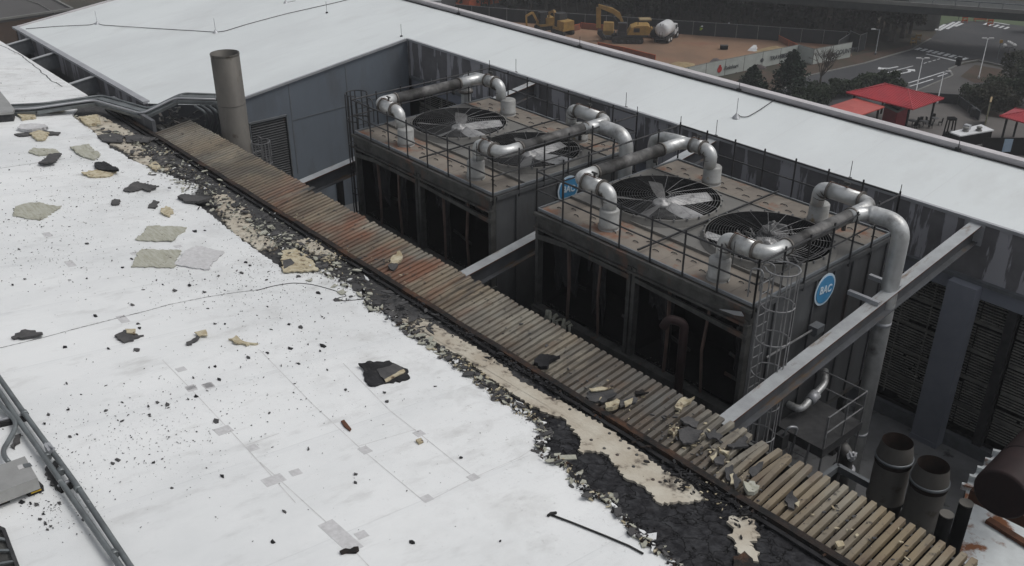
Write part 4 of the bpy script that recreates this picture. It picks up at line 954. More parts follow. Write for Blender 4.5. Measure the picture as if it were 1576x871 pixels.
# ------------------------------------------------------------------ stacks
t = root('exhaust_stack', (-37.2,16.75,-5), 'tall plain grey brown exhaust stack rising at the far left corner of the courtyard', 'chimney')
mb = MB(); r_ = .58; c = (-37.2,16.75,0)
mb.lathe([(r_,FZ),(r_,1.28),(r_-.03,1.28),(r_-.035,.2)], c, 36); mb.build('flue', 'stack', t)
mb = MB(); mb.lathe([(r_-.04,.2),(0,.2)], c, 30); mb.build('flue_inside', 'stack_in', t)
mb = MB(); mb.lathe([(r_+.004,-.85),(r_+.012,-.84),(r_+.004,-.83)], c, 36); mb.lathe([(r_+.004,1.2),(r_+.015,1.26),(r_+.004,1.29)], c, 36); mb.build('seam_band', 'stack', t)
def vent(px, py, d, rad, label):
    p = CAM + ray(px, py)*d; t = root('exhaust_duct', (p.x,p.y,p.z-4), label, 'exhaust duct', 'pair of exhaust ducts by the deck edge'); c = (p.x,p.y,p.z)
    mb = MB(); mb.lathe([(rad*.93,-3.4),(rad*.93,-1.75),(rad*1.0,-1.72),(rad*1.0,-1.68),(rad*.93,-1.64),(rad*.93,-.5)], c, 36); mb.build('duct', 'stack', t)
    mb = MB(); mb.lathe([(rad*.95,-.5),(rad,-.49),(rad,-.43),(rad*.95,-.42)], c, 36); mb.build('collar_ring', 'steel_grey', t)
    mb = MB(); mb.lathe([(rad*.95,-.62),(rad*.965,-.6),(rad*.965,-.5)], c, 36); mb.build('rust_band', 'stack_in', t)
    mb = MB(); mb.lathe([(rad*.94,-.42),(rad*.92,-.34),(rad*.80,-.03),(rad*.79,0)], c, 36); mb.build('cone_cap', 'stack', t)
    mb = MB(); mb.lathe([(rad*.79,0.0),(rad*.77,-.01),(rad*.77,-1.2),(0,-1.2)], c, 36); mb.build('duct_inside', 'stack_in', t)
vent(1382,679,23.3,.46,'dark round exhaust duct with a collar, the farther of the pair beyond the deck edge')
vent(1437,715,22.6,.46,'dark collared exhaust duct, the nearer of the pair, beside two short black pipes')
t = root('duct_frame', (-7.6,18.9,FZ), 'dark steel frame carrying the two exhaust ducts', 'frame')
mb = MB()
for a_, c_ in (((-9.6,18.2),(-6.3,18.2)),((-9.6,19.9),(-6.3,19.9)),((-9.6,18.2),(-9.6,19.9)),((-8.1,18.2),(-8.1,19.9)),((-6.6,18.2),(-6.6,19.9))): mb.beam((*a_,-4.95),(*c_,-4.95),.12,.2)
mb.build('frame_beams','steel_grey',t)
for x,y in ((-9.6,18.2),(-9.6,19.9),(-6.4,18.2),(-6.4,19.9)):
    mb = MB(); mb.box((x-.08,y-.08,FZ),(x+.08,y+.08,-5.05)); mb.build('leg','dark_steel',t)
mb = MB(); mb.box((-9.5,18.3,FZ),(-6.5,19.8,-5.4)); mb.build('housing','black',t)
# black capped pipes
for (px, py, d, l) in ((1457,792,21.2,'short black pipe with rusty end cap, left of a pair below the tank'),(1487,775,21.4,'short black pipe with rusty end cap, right of a pair below the tank')):
    p = CAM+ray(px,py)*d; t = root('capped_pipe', (p.x,p.y,p.z-1.3), l, 'pipe', 'short black capped pipes')
    mb = MB(); mb.tube([(p.x,p.y,p.z-1.6),(p.x,p.y,p.z)], .15, 18); mb.build('pipe_body','black',t)
    mb = MB(); mb.tube([(p.x,p.y,p.z),(p.x,p.y,p.z+.03)], .155, 18); mb.build('end_cap','stack',t)
# rusty white roofed unit and tank at the right edge
zt = -5.15
U = px_poly([(1478,800),(1446,905),(1700,905),(1640,700),(1530,700),(1490,738)], lambda x,y: atz(x,y,zt))
t = root('plant_unit', (U[0].x,U[0].y,FZ), 'white topped plant enclosure streaked with rust at the lower right', 'plant enclosure')
mb = MB(); mb.prism(U, .12); mb.build('roof_sheet','rusty_white',t)
mb = MB(); mb.prism([p+Vector((0,0,-.13)) for p in U], 2.4); mb.build('wall','dark_steel',t)
for k in range(5):
    a_ = atz(1478+k*12, 752-k*13, zt); c_ = a_+Vector((.75,.35,0))
    mb = MB(); mb.beam(a_+Vector((0,0,.16)), c_+Vector((0,0,.16)), .1, .05); mb.beam(a_+Vector((0,0,.07)), c_+Vector((0,0,.07)), .03, .16); mb.build('fin','rusty_white',t)
p = CAM+ray(1541,760)*21.2; q = CAM+ray(1640,650)*23.4; q.z = p.z
t = root('horizontal_tank', (p.x,p.y,zt), 'dark maroon brown horizontal cylinder tank at the right edge', 'tank')
d = (q-p).normalized(); mb = MB(); rad = .60
mb.tube([p-d*.06, p-d*.03, p, q, q+d*3], [rad*.9,rad*.97,rad,rad,rad], 40); mb.build('shell','tank',t)
mb = MB(); mb.tube([p+d*1.2-d*.02, p+d*1.2+d*.02], rad*1.01, 40); mb.build('shell_seam','black',t)
for k in (.35,2.2):
    c = p+d*k; mb = MB(); n_ = Vector((-d.y,d.x,0)); mb.beam(c-n_*.7+Vector((0,0,-.62)), c+n_*.7+Vector((0,0,-.62)), .18, .3); mb.build('saddle','rust',t)
a_ = atz(1520,800,zt+.06); c_ = atz(1600,850,zt+.06); mb = MB(); mb.beam(a_, c_, .2, .1); mb.build('rail','rust',t)

# ------------------------------------------------------------------ cable tray and conduits crossing to the stack
t = root('cable_tray', (-40,14.5,-1.5), 'bundle of grey cable trays and conduits running from the near roof to the tall stack', 'cable tray')
def cpath(dz, off=0): 
    P_ = [atz(-40,170+off,-1.2), atz(60,165+off,-1.22), atz(152,152+off,-1.28), atz(226,173+off,-1.45), atz(276,149+off,-1.0), atz(338,151+off,-.95)]
    return [p+Vector((0,0,dz)) for p in P_]
P_ = cpath(0)
mb = MB()
for i in range(5): mb.beam(P_[i], P_[i+1], .3, .12)
mb.build('upper_tray','conduit',t)
P2 = [p+Vector((.24,-.2,-.12)) for p in P_]
mb = MB()
for i in range(5): mb.beam(P2[i], P2[i+1], .26, .12)
mb.build('lower_tray','conduit',t)
mb = MB()
for i in range(5): mb.beam((P_[i]+P2[i])/2+Vector((0,0,-.06)), (P_[i+1]+P2[i+1])/2+Vector((0,0,-.06)), .14, .16)
mb.build('tray_web','dark_steel',t)
mb = MB(); mb.tube(fillet([p+Vector((-.12,.2,.09)) for p in P_], .3, 4), .05, 8); mb.build('conduit','conduit',t)
mb = MB(); mb.tube(fillet([p+Vector((.2,-.28,.05)) for p in P_], .3, 4), .05, 8); mb.build('conduit','cap',t)
for k in range(5):
    a_ = CAM+ray(305+9.5*k,165-1*k)*(atz(305+9.5*k,165,-1.15)-CAM).length
    a_ = atz(300+9*k,163-k,-1.15); b_ = atz(316+9*k,172-k*.5,-1.3); c_ = atz(320+9*k,186,-1.8); d_ = atz(313+9*k,203,-2.4); e_ = d_+Vector((0,0,-2.5))
    mb = MB(); mb.tube(fillet([a_,b_,c_,d_,e_], .35, 6), .055, 8); mb.build('bent_conduit','conduit',t)
# burnt scraps under the tray
mb = MB(); rn = random.Random(14)
for k in range(60):
    p = atz(rn.uniform(243,315), rn.uniform(160,186), -1.75); p.z = -1.9+rn.uniform(-.3,.3); d = Vector((rn.uniform(-1,1),rn.uniform(-1,1),rn.uniform(-.5,.7)))
    mb.beam(p, p+d*rn.uniform(.1,.5), .03+.1*rn.random(), .02)
tag(mb.build('burnt_scrap_heap','burnt_metal'), 'tangle of burnt scraps under the cable tray beyond the end of the deck strip', 'debris')
t = root('burnt_support_frame', (-38.9,15.6,-2.4), 'scorched steel bracket frame at the far end of the deck strip', 'frame')
mb = MB(); mb.box((-41.8,15.0,-2.9),(-38.9,16.4,-2.6)); mb.beam((-39.9,14.9,-2.0),(-38.8,15.9,-1.75),.06,.06); mb.beam((-40.4,15.2,-1.5),(-39.2,15.2,-2.4),.05,.05); mb.build('bracket','burnt_metal',t)

# ------------------------------------------------------------------ objects on the near roof
def Nh(px, py, h):      # point at height h above the near roof seen at pixel
    return atp(px, py, N0+h, NS)
t = root('conduit_run', N(0,580), 'pair of parallel galvanised conduits on rubber blocks along the lower left of the white roof', 'conduit')
def run(pts, r_, nm, h, m='conduit'):
    mb = MB(); mb.tube(fillet([Nh(x,y,h) for x,y in pts], .15, 5), r_, 10); return mb.build(nm, m, t)
run([(-120,415),(0,583),(36,634),(112,738),(205,878),(260,955)], .055, 'conduit_pipe', .2)
run([(-120,450),(0,604),(24,640),(66,700),(110,765),(188,876),(240,950)], .055, 'conduit_pipe', .2)
run([(-80,520),(0,622),(24,648),(24,660),(5,692),(6,702),(14,712)], .05, 'branch_pipe', .19)
for q in [(38,636),(73,702),(120,752),(176,852),(94,725)]:
    p = Nh(q[0], q[1], .2); mb = MB(); mb.tube([p+Vector((-.06,0,0)), p+Vector((.06,0,0))], .07, 10); mb.build('coupling','conduit',t)
p = Nh(75,690,.25); mb = MB(); mb.box((p.x-.12,p.y-.05,p.z-.08),(p.x+.16,p.y+.07,p.z+.06)); mb.tube([(p.x-.2,p.y,p.z),(p.x+.25,p.y+.05,p.z+.12)], .025, 6); mb.build('conduit_fitting','cap',t)
def block(px0, py0, px1, py1, label):
    a_, c_ = N(px0,py0), N(px1,py1); t2 = root('rubber_block', a_, label, 'support block', 'rubber blocks under the conduits'); mb = MB()
    mb.beam(onN(a_,.08), onN(c_,.08), .16, .12); mb.build('block','rubber',t2); mb = MB(); mb.beam(onN(a_,.155), onN(c_,.155), .05, .03); mb.build('strut','cap',t2)
block(-6,658,44,646,'long black rubber block under three conduits at the left edge')
block(92,758,114,748,'black rubber block under the two conduits right of the junction box')
block(-20,700,-12,690,'black rubber block just outside the left edge')
# junction box
a_ = N(-40,775); 
t = root('junction_box', N(20,745), 'grey metal junction box on yellow striped rubber feet at the left edge', 'junction box')
c0 = Nh(58,736,.24); c1 = Nh(38,700,.24); c2 = Nh(-60,735,.24)
u_ = (c1-c0); v_ = (c2-c1); v_.z = u_.z = 0
P4 = [c0, c1, c1+v_, c0+v_]; P4 = [onN(p,.24+.16) for p in P4]
sh = c0 - Nh(58,736,.40)
mb = MB(); mb.prism([onN(p,.40) for p in [Nh(58,736,.40), Nh(38,702,.40), Nh(38,702,.40)+v_, Nh(58,736,.40)+v_]], .24); mb.build('enclosure','box_metal',t)
q4 = [Nh(58,736,.412), Nh(38,702,.412), Nh(38,702,.412)+v_, Nh(58,736,.412)+v_]
mb = MB(); mb.prism([onN(p,.418) for p in [q+(sum((x for x in q4),Vector())/4-q)*.02 for q in q4]], .016); mb.build('lid','box_metal',t)
mb = MB(); mb.prism([Nh(x,y,.426) for x,y in ((26,717),(34,714),(37,720),(29,723))], .004); mb.build('label_plate','label_white',t)
mb = MB(); mb.prism([Nh(x,y,.425) for x,y in ((35,714),(46,712),(50,717),(38,720))], .004); mb.build('label_plate','conduit',t)
for (xa,ya,xb,yb) in ((40,757,64,748),(-8,772,12,765)):
    mb = MB(); mb.beam(Nh(xa,ya,.08), Nh(xb,yb,.08), .2, .13); ft = mb.build('rubber_foot','rubber',t)
    d_ = (Nh(xb,yb,.08)-Nh(xa,ya,.08)).normalized(); n_ = Vector((d_.y,-d_.x,0)); 
    mb = MB(); mb.beam(Nh(xa,ya,.09)+n_*.103+d_*.05, Nh(xb,yb,.09)+n_*.103-d_*.05, .005, .03); s2 = mb.build('yellow_stripe','yellow_tape',t)
# flat hatch top-left
t = root('roof_hatch', N(-5,178), 'low grey metal hatch lid at the left edge beside the cable tray', 'hatch')
hp = [Nh(-60,135,.45), Nh(0,140,.45), Nh(22,167,.45), Nh(20,172,.45), Nh(-60,178,.45)]
mb = MB(); mb.prism(hp, .1); mb.build('lid','box_metal',t)
mb = MB(); mb.prism([p+Vector((-.1,-.03,-.11)) for p in hp], .34); mb.build('kerb','dark_steel',t)
# dark broken frame lower left corner
t = root('broken_panel_frame', N(8,850), 'dark broken framed panel lying in the lower left corner', 'panel')
pts = [Nh(x,y,.12) for x,y in ((-30,800),(6,816),(30,880),(-30,900))]
mb = MB()
for i in range(4): mb.beam(pts[i], pts[(i+1)%4], .06, .06)
mb.build('frame','dark_steel',t)
mb = MB(); mb.prism([onN(p,.05) for p in pts], .03); mb.build('panel','burnt_metal',t)
for k in range(3): 
    mb = MB(); mb.beam(pts[0].lerp(pts[3],.25+.25*k), pts[1].lerp(pts[2],.25+.25*k), .05, .03); mb.build('cross_bar','conduit',t)
# loose black rod
t = root('black_rod', N(845,790), 'thin black pole with a hooked end lying on the white roof near the char', 'pole')
mb = MB(); mb.tube([Nh(x,y,.05) for x,y in ((848,792),(880,804),(930,824),(968,840),(990,852))], .02, 8); mb.build('shaft','rubber',t)
mb = MB(); mb.tube([Nh(843,794,.04),Nh(848,790,.07),Nh(856,789,.05)], .03, 8); mb.build('hook','rubber',t)
# loose cable
mb = MB(); mb.tube(fillet([Nh(x,y,.03) for x,y in ((395,447),(420,440),(450,435),(478,437),(505,444),(530,452),(534,456),(520,458),(518,462),(532,463),(562,460))], .2, 4), .010, 6)
tag(mb.build('loose_cable','dark_steel'), 'thin black cable curling across the white roof beside the damage', 'cable')

# ------------------------------------------------------------------ torn pieces, each its own thing
def slab(name, pts, f, h, thick, m, label, cat, group=None, curl=.0, seed=1, step=.075, amp=.045, kids=()):
    base = [f(*p) for p in pts]; pp = jag(base, step, amp, seed)
    c = sum(pp, Vector())/len(pp); hf = onN if f is N else onS
    n = len(pp); top = []
    rr = random.Random(seed*7+1); a = rr.uniform(0,6.28); dirv = Vector((math.cos(a), math.sin(a), 0))
    rad = max((p-c).length for p in pp)
    def H(p): 
        u = (p-c).dot(dirv)/max(rad,.01); return h+thick+curl*max(0,u)**1.5+curl*.3*noise.noise(p*3)
    rings = [1.0, .66, .33]; vs = []
    for q in rings: vs += [hf(c+(p-c)*q, H(c+(p-c)*q)) for p in pp]
    vs.append(hf(c, H(c))); nb = len(vs); vs += [v-Vector((0,0,thick)) for v in vs[:n]]
    fs = [(k, (k+1)%n, n+(k+1)%n, n+k) for k in range(n)] + [(n+k, n+(k+1)%n, 2*n+(k+1)%n, 2*n+k) for k in range(n)] + [(2*n+k, 2*n+(k+1)%n, 3*n) for k in range(n)] + [(nb+k, nb+(k+1)%n, (k+1)%n, k) for k in range(n)] + [tuple(reversed([nb+k for k in range(n)]))]
    mb = MB(); mb.add(vs, fs)
    kids = list(kids)
    if kids:
        t = root(name, hf(c, 0), label, cat, group); mb.build('sheet', m, t)
        for (nm, kp, km, kh) in kids:
            k2 = MB(); k2.prism([hf(p, h+thick+kh) for p in jag([f(*q) for q in kp], .1, .02, seed+3)], .03); k2.build(nm, km, t, tri=True)
        return t
    return tag(mb.build(name, m), label, cat, group)
slab('insulation_panel', [(238,349),(288,352),(265,374),(209,371),(222,358),(228,350)], N, .02,.03,'foam_grey','greyish square of insulation facer, topmost of three near the left centre','insulation panel',curl=.04,seed=2)
slab('insulation_panel', [(218,385),(279,387),(268,414),(202,413)], N, .02,.03,'foam_grey','stained yellowish square insulation panel left of the whiter one','insulation panel',curl=.02,seed=3)
slab('insulation_panel', [(285,390),(302,382),(344,389),(320,417),(268,410)], N, .035,.03,'patch','pale grey square panel lapping the yellowish one','insulation panel',curl=.05,seed=4)
slab('insulation_panel', [(24,320),(50,314),(96,320),(62,341),(20,334)], N, .02,.03,'foam_grey','weathered grey insulation sheet near the left edge','insulation panel',curl=.05,seed=5)
slab('insulation_panel', [(433,390),(455,386),(478,400),(489,420),(436,422)], N, .05,.04,'foam','cream insulation board with a dark corner at the edge of the damage','insulation panel',curl=.02,seed=6, kids=[('dark_stain_flap',[(435,405),(448,402),(454,408),(450,412),(438,418)],'felt_piece',.005)])
slab('charred_sheet', [(552,566),(570,562),(600,560),(618,568),(629,574),(628,586),(600,591),(578,597),(566,594),(560,580)], N, .02,.05,'char','large black burnt membrane piece lying alone on the white roof centre','burnt membrane',curl=.08,seed=7, kids=[('folded_flap',[(575,568),(600,560),(622,572),(592,590)],'felt_piece',.02),('cream_edge',[(592,589),(622,573),(624,576),(594,592)],'foam',.025)])
slab('membrane_scrap', [(18,522),(40,511),(66,516),(68,521),(42,524),(22,525)], N, .03,.05,'felt_piece','dark leaf shaped scrap on the crack at the left edge','roofing scrap',curl=.1,seed=8)
slab('membrane_scrap', [(177,521),(192,514),(222,519),(206,527),(192,530)], N, .03,.05,'felt_piece','dark lozenge scrap topped with brown foam, left of centre','roofing scrap',curl=.06,seed=9, kids=[('foam_crust',[(194,512),(210,512),(210,520),(196,518)],'foam',.04)])
slab('membrane_scrap', [(287,530),(304,521),(308,523),(296,533),(288,534)], N, .03,.04,'felt_piece','narrow dark strip scrap with tan end, below the crack','roofing scrap',curl=.05,seed=10, kids=[('foam_crust',[(300,516),(318,512),(320,521),(306,522)],'foam',.03)])
slab('membrane_scrap', [(352,526),(364,520),(378,530),(398,532),(380,535),(362,532)], N, .03,.05,'foam','brown curled foam scrap with a dark tail, right of the narrow strip','roofing scrap',curl=.1,seed=11)
slab('membrane_scrap', [(190,295),(205,284),(212,282),(246,292),(228,297),(222,293),(200,298)], N, .03,.05,'felt_piece','long jagged dark scrap with crumbs at its left end','roofing scrap',curl=.08,seed=12)
slab('membrane_scrap', [(228,322),(236,311),(246,313),(240,323)], N, .03,.05,'felt_piece','small dark bent rectangle scrap, lower of a pair','roofing scrap',seed=13)
slab('membrane_scrap', [(171,316),(176,309),(185,310),(184,317),(174,318)], N, .03,.05,'felt_piece','small rounded grey scrap left of the bent rectangle','roofing scrap',seed=14)
slab('membrane_scrap', [(248,326),(258,321),(266,328),(260,336),(252,333)], N, .03,.06,'foam','small tan foam wedge scrap','roofing scrap',curl=.08,seed=15)
slab('membrane_scrap', [(60,256),(78,240),(96,240),(84,256),(72,259)], N, .06,.06,'felt_piece','dark oblong slab leaning over a tan strip','roofing scrap',curl=.15,seed=16)
slab('membrane_scrap', [(44,236),(52,230),(84,232),(92,238),(60,242)], N, .03,.05,'foam_grey','tan and grey strip scrap under the dark oblong slab','roofing scrap',seed=17)
slab('membrane_scrap', [(28,202),(34,196),(70,196),(76,204),(44,206)], N, .03,.12,'patch','pale grey folded membrane roll near the left edge','roofing scrap',curl=.12,seed=18)
slab('membrane_scrap', [(22,209),(48,206),(72,204),(94,206),(90,210),(60,210),(30,212)], N, .03,.05,'felt_piece','long thin dark strip scrap below the pale roll','roofing scrap',seed=19)
slab('foam_chunk', [(46,210),(60,205),(76,208),(70,218),(58,219)], N, .05,.08,'foam','cream foam chunk poking out under the thin dark strip','foam chunk',seed=20)
slab('insulation_panel', [(108,230),(138,227),(155,240),(146,248),(128,244)], N, .03,.06,'foam_grey','tan shredded insulation sheet right of the dark slab','insulation panel',curl=.08,seed=21)
slab('insulation_panel', [(126,270),(150,265),(180,266),(170,274),(140,275)], N, .03,.05,'foam','cream insulation strip with a sooty heap behind','insulation panel',curl=.06,seed=22)
slab('charred_sheet', [(146,256),(160,252),(180,262),(184,270),(152,266)], N, .04,.08,'char','sooty black crumpled heap behind the cream strip','burnt membrane',curl=.12,seed=23)
slab('foam_chunk', [(68,165),(90,163),(104,172),(96,176),(70,174)], N, .12,.1,'foam','cream foam chunk wedged against the cable tray','foam chunk',seed=24)
slab('foam_chunk', [(26,178),(54,177),(56,184),(34,187)], N, .03,.1,'foam','cream foam chunk lying below the hatch side of the tray','foam chunk',seed=25)
slab('foam_chunk', [(122,184),(150,180),(154,194),(136,196)], N, .03,.1,'foam','cream foam block at the start of the damaged strip','foam chunk',seed=26)
slab('membrane_scrap', [(274,308),(285,303),(300,306),(326,310),(312,318),(284,314)], N, .05,.09,'felt_piece','dark heaped scraps at the edge of the damage left of the beige board','roofing scrap',curl=.1,seed=27)
slab('membrane_scrap', [(190,212),(210,210),(232,214),(228,222),(196,221)], N, .04,.05,'felt_piece','dark slate coloured rectangle at the upper end of the damaged strip','roofing scrap',seed=28)
slab('membrane_scrap', [(150,212),(172,208),(192,212),(188,222),(160,220)], N, .05,.05,'felt_piece','dark torn sheet beside the foam at the upper end of the strip','roofing scrap',seed=29)
slab('membrane_scrap', [(234,246),(252,243),(262,252),(248,258)], N, .05,.05,'felt_piece','dark squarish scrap among the upper rubble','roofing scrap',seed=30)
slab('foam_chunk', [(228,258),(240,252),(248,260),(240,267)], N, .04,.08,'foam','cream foam crumb cluster at the upper edge of the white roof','foam chunk',seed=31)
# on the deck strip
def deckpiece(pts, m, label, cat, seed, h=.02, th=.05, curl=.12, kids=(), name='roofing_slab'): return slab(name, pts, S, h, th, m, label, cat, curl=curl, seed=seed, kids=kids)
deckpiece([(904,606),(912,603),(942,603),(949,615),(932,624),(906,620)],'felt_piece','dark oval slab with tan rim on the deck strip, left of the white foam block','roofing slab',40,kids=[('foam_rim',[(906,604),(926,601),(944,603),(930,606),(910,608)],'foam',.05)])
deckpiece([(931,627),(949,621),(952,628),(948,634),(932,636)],'foam','white foam block between two dark slabs on the deck strip','foam chunk',41,th=.12,name='foam_chunk')
deckpiece([(951,622),(972,612),(982,616),(970,628),(954,634)],'felt_piece','dark slab right of the white foam block on the deck strip','roofing slab',42,kids=[('foam_rim',[(960,624),(974,618),(972,626),(962,632)],'foam',.05)])
deckpiece([(977,604),(988,602),(998,610),(992,614),(980,610)],'burnt_wood','small reddish burnt wood bit on the deck strip','wood scrap',43,name='wood_scrap')
deckpiece([(1038,628),(1048,618),(1068,620),(1062,626),(1052,628),(1048,636)],'foam','yellow brown folded foam piece at the outer edge of the deck strip','foam chunk',44,th=.07,curl=.2,name='foam_chunk')
deckpiece([(822,558),(834,550),(852,552),(862,556),(846,562),(842,572),(828,568)],'char','black burnt lump on the middle of the deck strip','burnt lump',45,th=.1,curl=.1,name='burnt_lump')
deckpiece([(1046,652),(1058,643),(1076,652),(1072,662),(1052,660)],'felt_piece','dark slab highest of the heap before the big beam','roofing slab',46)
deckpiece([(1040,668),(1058,662),(1082,668),(1076,690),(1050,690)],'felt_piece','largest dark slab of the heap before the big beam','roofing slab',47,h=.06)
deckpiece([(1028,668),(1038,662),(1042,670),(1036,676)],'foam','pale foam lump at the left of the heap before the big beam','foam chunk',48,th=.1,name='foam_chunk')
deckpiece([(1084,672),(1100,668),(1112,676),(1106,684),(1090,682)],'felt_piece','dark slab beside the lower end of the big beam','roofing slab',49,h=.05)
deckpiece([(1118,690),(1134,682),(1146,672),(1152,692),(1138,694),(1126,700)],'felt_piece','pointed dark slab on the deck strip right of the big beam','roofing slab',50,h=.05)
deckpiece([(1104,693),(1122,700),(1122,708),(1106,702)],'foam','curved white foam strip below the pointed dark slab','foam chunk',51,th=.09,name='foam_chunk')
deckpiece([(1098,714),(1106,702),(1116,708),(1112,720),(1100,722)],'felt_piece','small dark oval slab with foam, left of the curved white strip','roofing slab',52,h=.04,kids=[('foam_rim',[(1092,710),(1102,702),(1102,708),(1096,716)],'foam',.04)])
deckpiece([(1115,726),(1126,722),(1130,736),(1124,746),(1116,740)],'felt_piece','dark rounded slab by the charred edge board','roofing slab',53,h=.05)
deckpiece([(1124,742),(1134,734),(1140,748),(1130,760)],'felt_piece','second dark rounded slab just below the first by the edge board','roofing slab',54,h=.05,kids=[('foam_rim',[(1122,738),(1128,736),(1128,752),(1123,752)],'foam',.04)])
deckpiece([(1142,752),(1154,746),(1168,754),(1160,764),(1150,766)],'foam_grey','ragged cream and brown clump low on the deck strip','foam chunk',55,th=.1,name='foam_chunk')
deckpiece([(1152,730),(1162,722),(1174,718),(1168,728),(1158,736)],'felt_piece','short slim dark scrap with cream tip on the deck ribs','roofing slab',56)
deckpiece([(1210,768),(1218,764),(1228,778),(1222,788),(1212,784)],'felt_piece','dark triangular scrap on the ribs near the bottom right','roofing slab',57,kids=[('foam_rim',[(1222,780),(1230,776),(1228,786)],'foam',.03)])
deckpiece([(1284,840),(1296,838),(1299,845),(1288,848)],'foam','cream foam cube on the ribs near the bottom right','foam chunk',58,th=.08,curl=.02,name='foam_chunk')
deckpiece([(600,408),(606,398),(616,394),(620,400),(612,408)],'foam','cream foam scrap on the rusty part of the deck strip','foam chunk',59,th=.06,name='foam_chunk')
deckpiece([(598,412),(608,407),(612,412),(606,418)],'felt_piece','small slate scrap below the cream one on the rusty ribs','roofing slab',60)
deckpiece([(470,292),(481,289),(486,291),(470,297),(452,304)],'burnt_metal','bent loose rib lying across the break in the deck strip','metal scrap',61,th=.02,curl=.02,name='metal_scrap')
# medium charred bits on the white roof
rn = random.Random(21)
frag_px = [(39,431),(20,440),(134,430),(134,376),(204,471),(213,500),(215,506),(101,536),(167,538),(211,540),(292,441),(269,449),(315,451),(331,500),(346,500),(147,488),(189,413),(203,400),(372,421),(300,357),(316,356),(378,405),(385,410),(382,552),(322,567),(332,566),(298,583),(337,586),(258,625),(229,627),(243,621),(189,621),(163,634),(106,632),(333,650),(108,674),(182,710),(342,735),(547,744),(548,732),(504,571),(490,452),(445,501),(462,505),(497,534),(493,542),(412,545),(448,538),(460,561),(592,606),(596,620),(438,789),(421,836),(634,837),(770,835),(710,706),(236,714),(290,616),(303,612),(75,640),(69,654),(74,817),(62,801),(57,779),(79,812),(48,777),(68,793),(34,775),(92,776)]
for i, (x, y) in enumerate(frag_px):
    s_ = rn.uniform(.03,.075)*(1.3 if y < 560 else 1); p = N(x, y); k = rn.randint(4,7); a0 = rn.uniform(0,6)
    pts = [p+Vector((math.cos(a0+6.283*j/k)*s_*rn.uniform(.5,1.4), math.sin(a0+6.283*j/k)*s_*rn.uniform(.3,1.0), 0)) for j in range(k)]
    mb = MB(); top = [onN(q, .03+rn.uniform(.0,.03)) for q in pts]; n = len(top); c = onN(p, .03+.028)
    mb.add(top+[q-Vector((0,0,.02)) for q in top]+[c], [(j,(j+1)%n,2*n) for j in range(n)]+[(n+j,n+(j+1)%n,(j+1)%n,j) for j in range(n)])
    tag(mb.build('char_fragment', 'felt_piece' if rn.random() < .6 else 'char'), 'small dark burnt fragment lying loose on the white roof', 'burnt fragment', 'small burnt fragments on the white roof')
t = slab('wood_splinter', [(525,651),(530,649),(541,663),(539,666),(530,659)], N, .03,.03,'rust','reddish splinter lying alone below the big black piece','splinter',seed=70,step=.3)
t = slab('foam_chunk', [(640,681),(648,678),(652,683),(645,686)], N, .03,.05,'foam','tiny cream foam bit near a membrane patch, lower centre','foam chunk',seed=71)
t = slab('membrane_scrap', [(523,852),(532,848),(552,845),(553,850),(540,854),(526,856)], N, .03,.04,'burnt_wood','dark curved sliver near the bottom edge, lower centre','roofing scrap',seed=72)
t = slab('membrane_scrap', [(17,690),(24,674),(33,671),(32,684),(24,694)], N, .03,.04,'felt_piece','torn brown scrap beside the branch conduit','roofing scrap',seed=73)
t = slab('membrane_scrap', [(70,726),(84,712),(92,714),(94,736),(88,758),(78,750)], N, .03,.03,'felt_piece','torn dark sheet under the two conduits','roofing scrap',seed=74)
# fine litter: uncountable
def litter(name, m, n, spots, smin, smax, seed, label, f=N, hb=.025, hj=.02):
    rr = random.Random(seed); mb = MB(); tot = sum(s[-1] for s in spots); H_ = onN if f is N else onS
    for s in spots:
        for _ in range(int(n*s[-1]/tot)):
            if s[0] == 'g': x, y = rr.gauss(s[1], s[3]), rr.gauss(s[2], s[4])
            else:
                i = rr.randint(0, len(s[1])-2); a, b_ = s[1][i], s[1][i+1]; u = rr.random(); x = a[0]+(b_[0]-a[0])*u+rr.gauss(0,s[2]); y = a[1]+(b_[1]-a[1])*u+rr.gauss(0,s[2]*.7)
            p = f(x, y)
            if f is N and (p.y > YE+.05 or p.y < -5): continue
            if f is S and (p.y < 13.8 or p.y > 15.4): continue
            sc = rr.uniform(smin, smax)*(.5+rr.random()**2); a = rr.uniform(0,6.28); k = rr.randint(3,5)
            e1 = Vector((math.cos(a),math.sin(a),rr.uniform(-.3,.3))); e2 = Vector((-math.sin(a),math.cos(a),rr.uniform(-.5,.5)))*rr.uniform(.3,.9)
            c = H_(p, hb+rr.random()*hj); k = k+(2 if sc > .03 else 0); tl = 1 if sc < .05 else .6; e1 = Vector((e1.x,e1.y,e1.z*tl)); e2 = Vector((e2.x,e2.y,e2.z*tl)); pts = [c+(e1*math.cos(6.283*j/k)*1.3+e2*math.sin(6.283*j/k))*sc*rr.uniform(.45,1.15) for j in range(k)]
            t_ = Vector((0,0,min(sc*.25,.012))); mb.add([q+t_ for q in pts]+[q-t_ for q in pts], [tuple(range(k))]+[(k+j,k+(j+1)%k,(j+1)%k,j) for j in range(k)])
    o = mb.build(name, m); return tag(o, label, 'litter', kind='stuff')
roofspots = [('g',330,440,60,25,10),('g',60,330,60,60,12),('g',150,300,80,30,10),('g',60,400,70,35,7),('g',200,300,90,50,8),('g',430,420,50,40,8),('g',450,520,60,45,6),('g',300,640,90,50,6),('g',200,680,90,60,5),('g',240,670,60,30,4),('g',90,780,35,25,5),('g',60,110,50,25,3),('g',470,380,40,50,4),('g',300,380,150,60,9),('g',120,260,90,50,6),('g',560,700,120,90,2),('g',110,700,40,50,3),('g',400,610,120,50,4),('l',wb[10:50],9,10)]
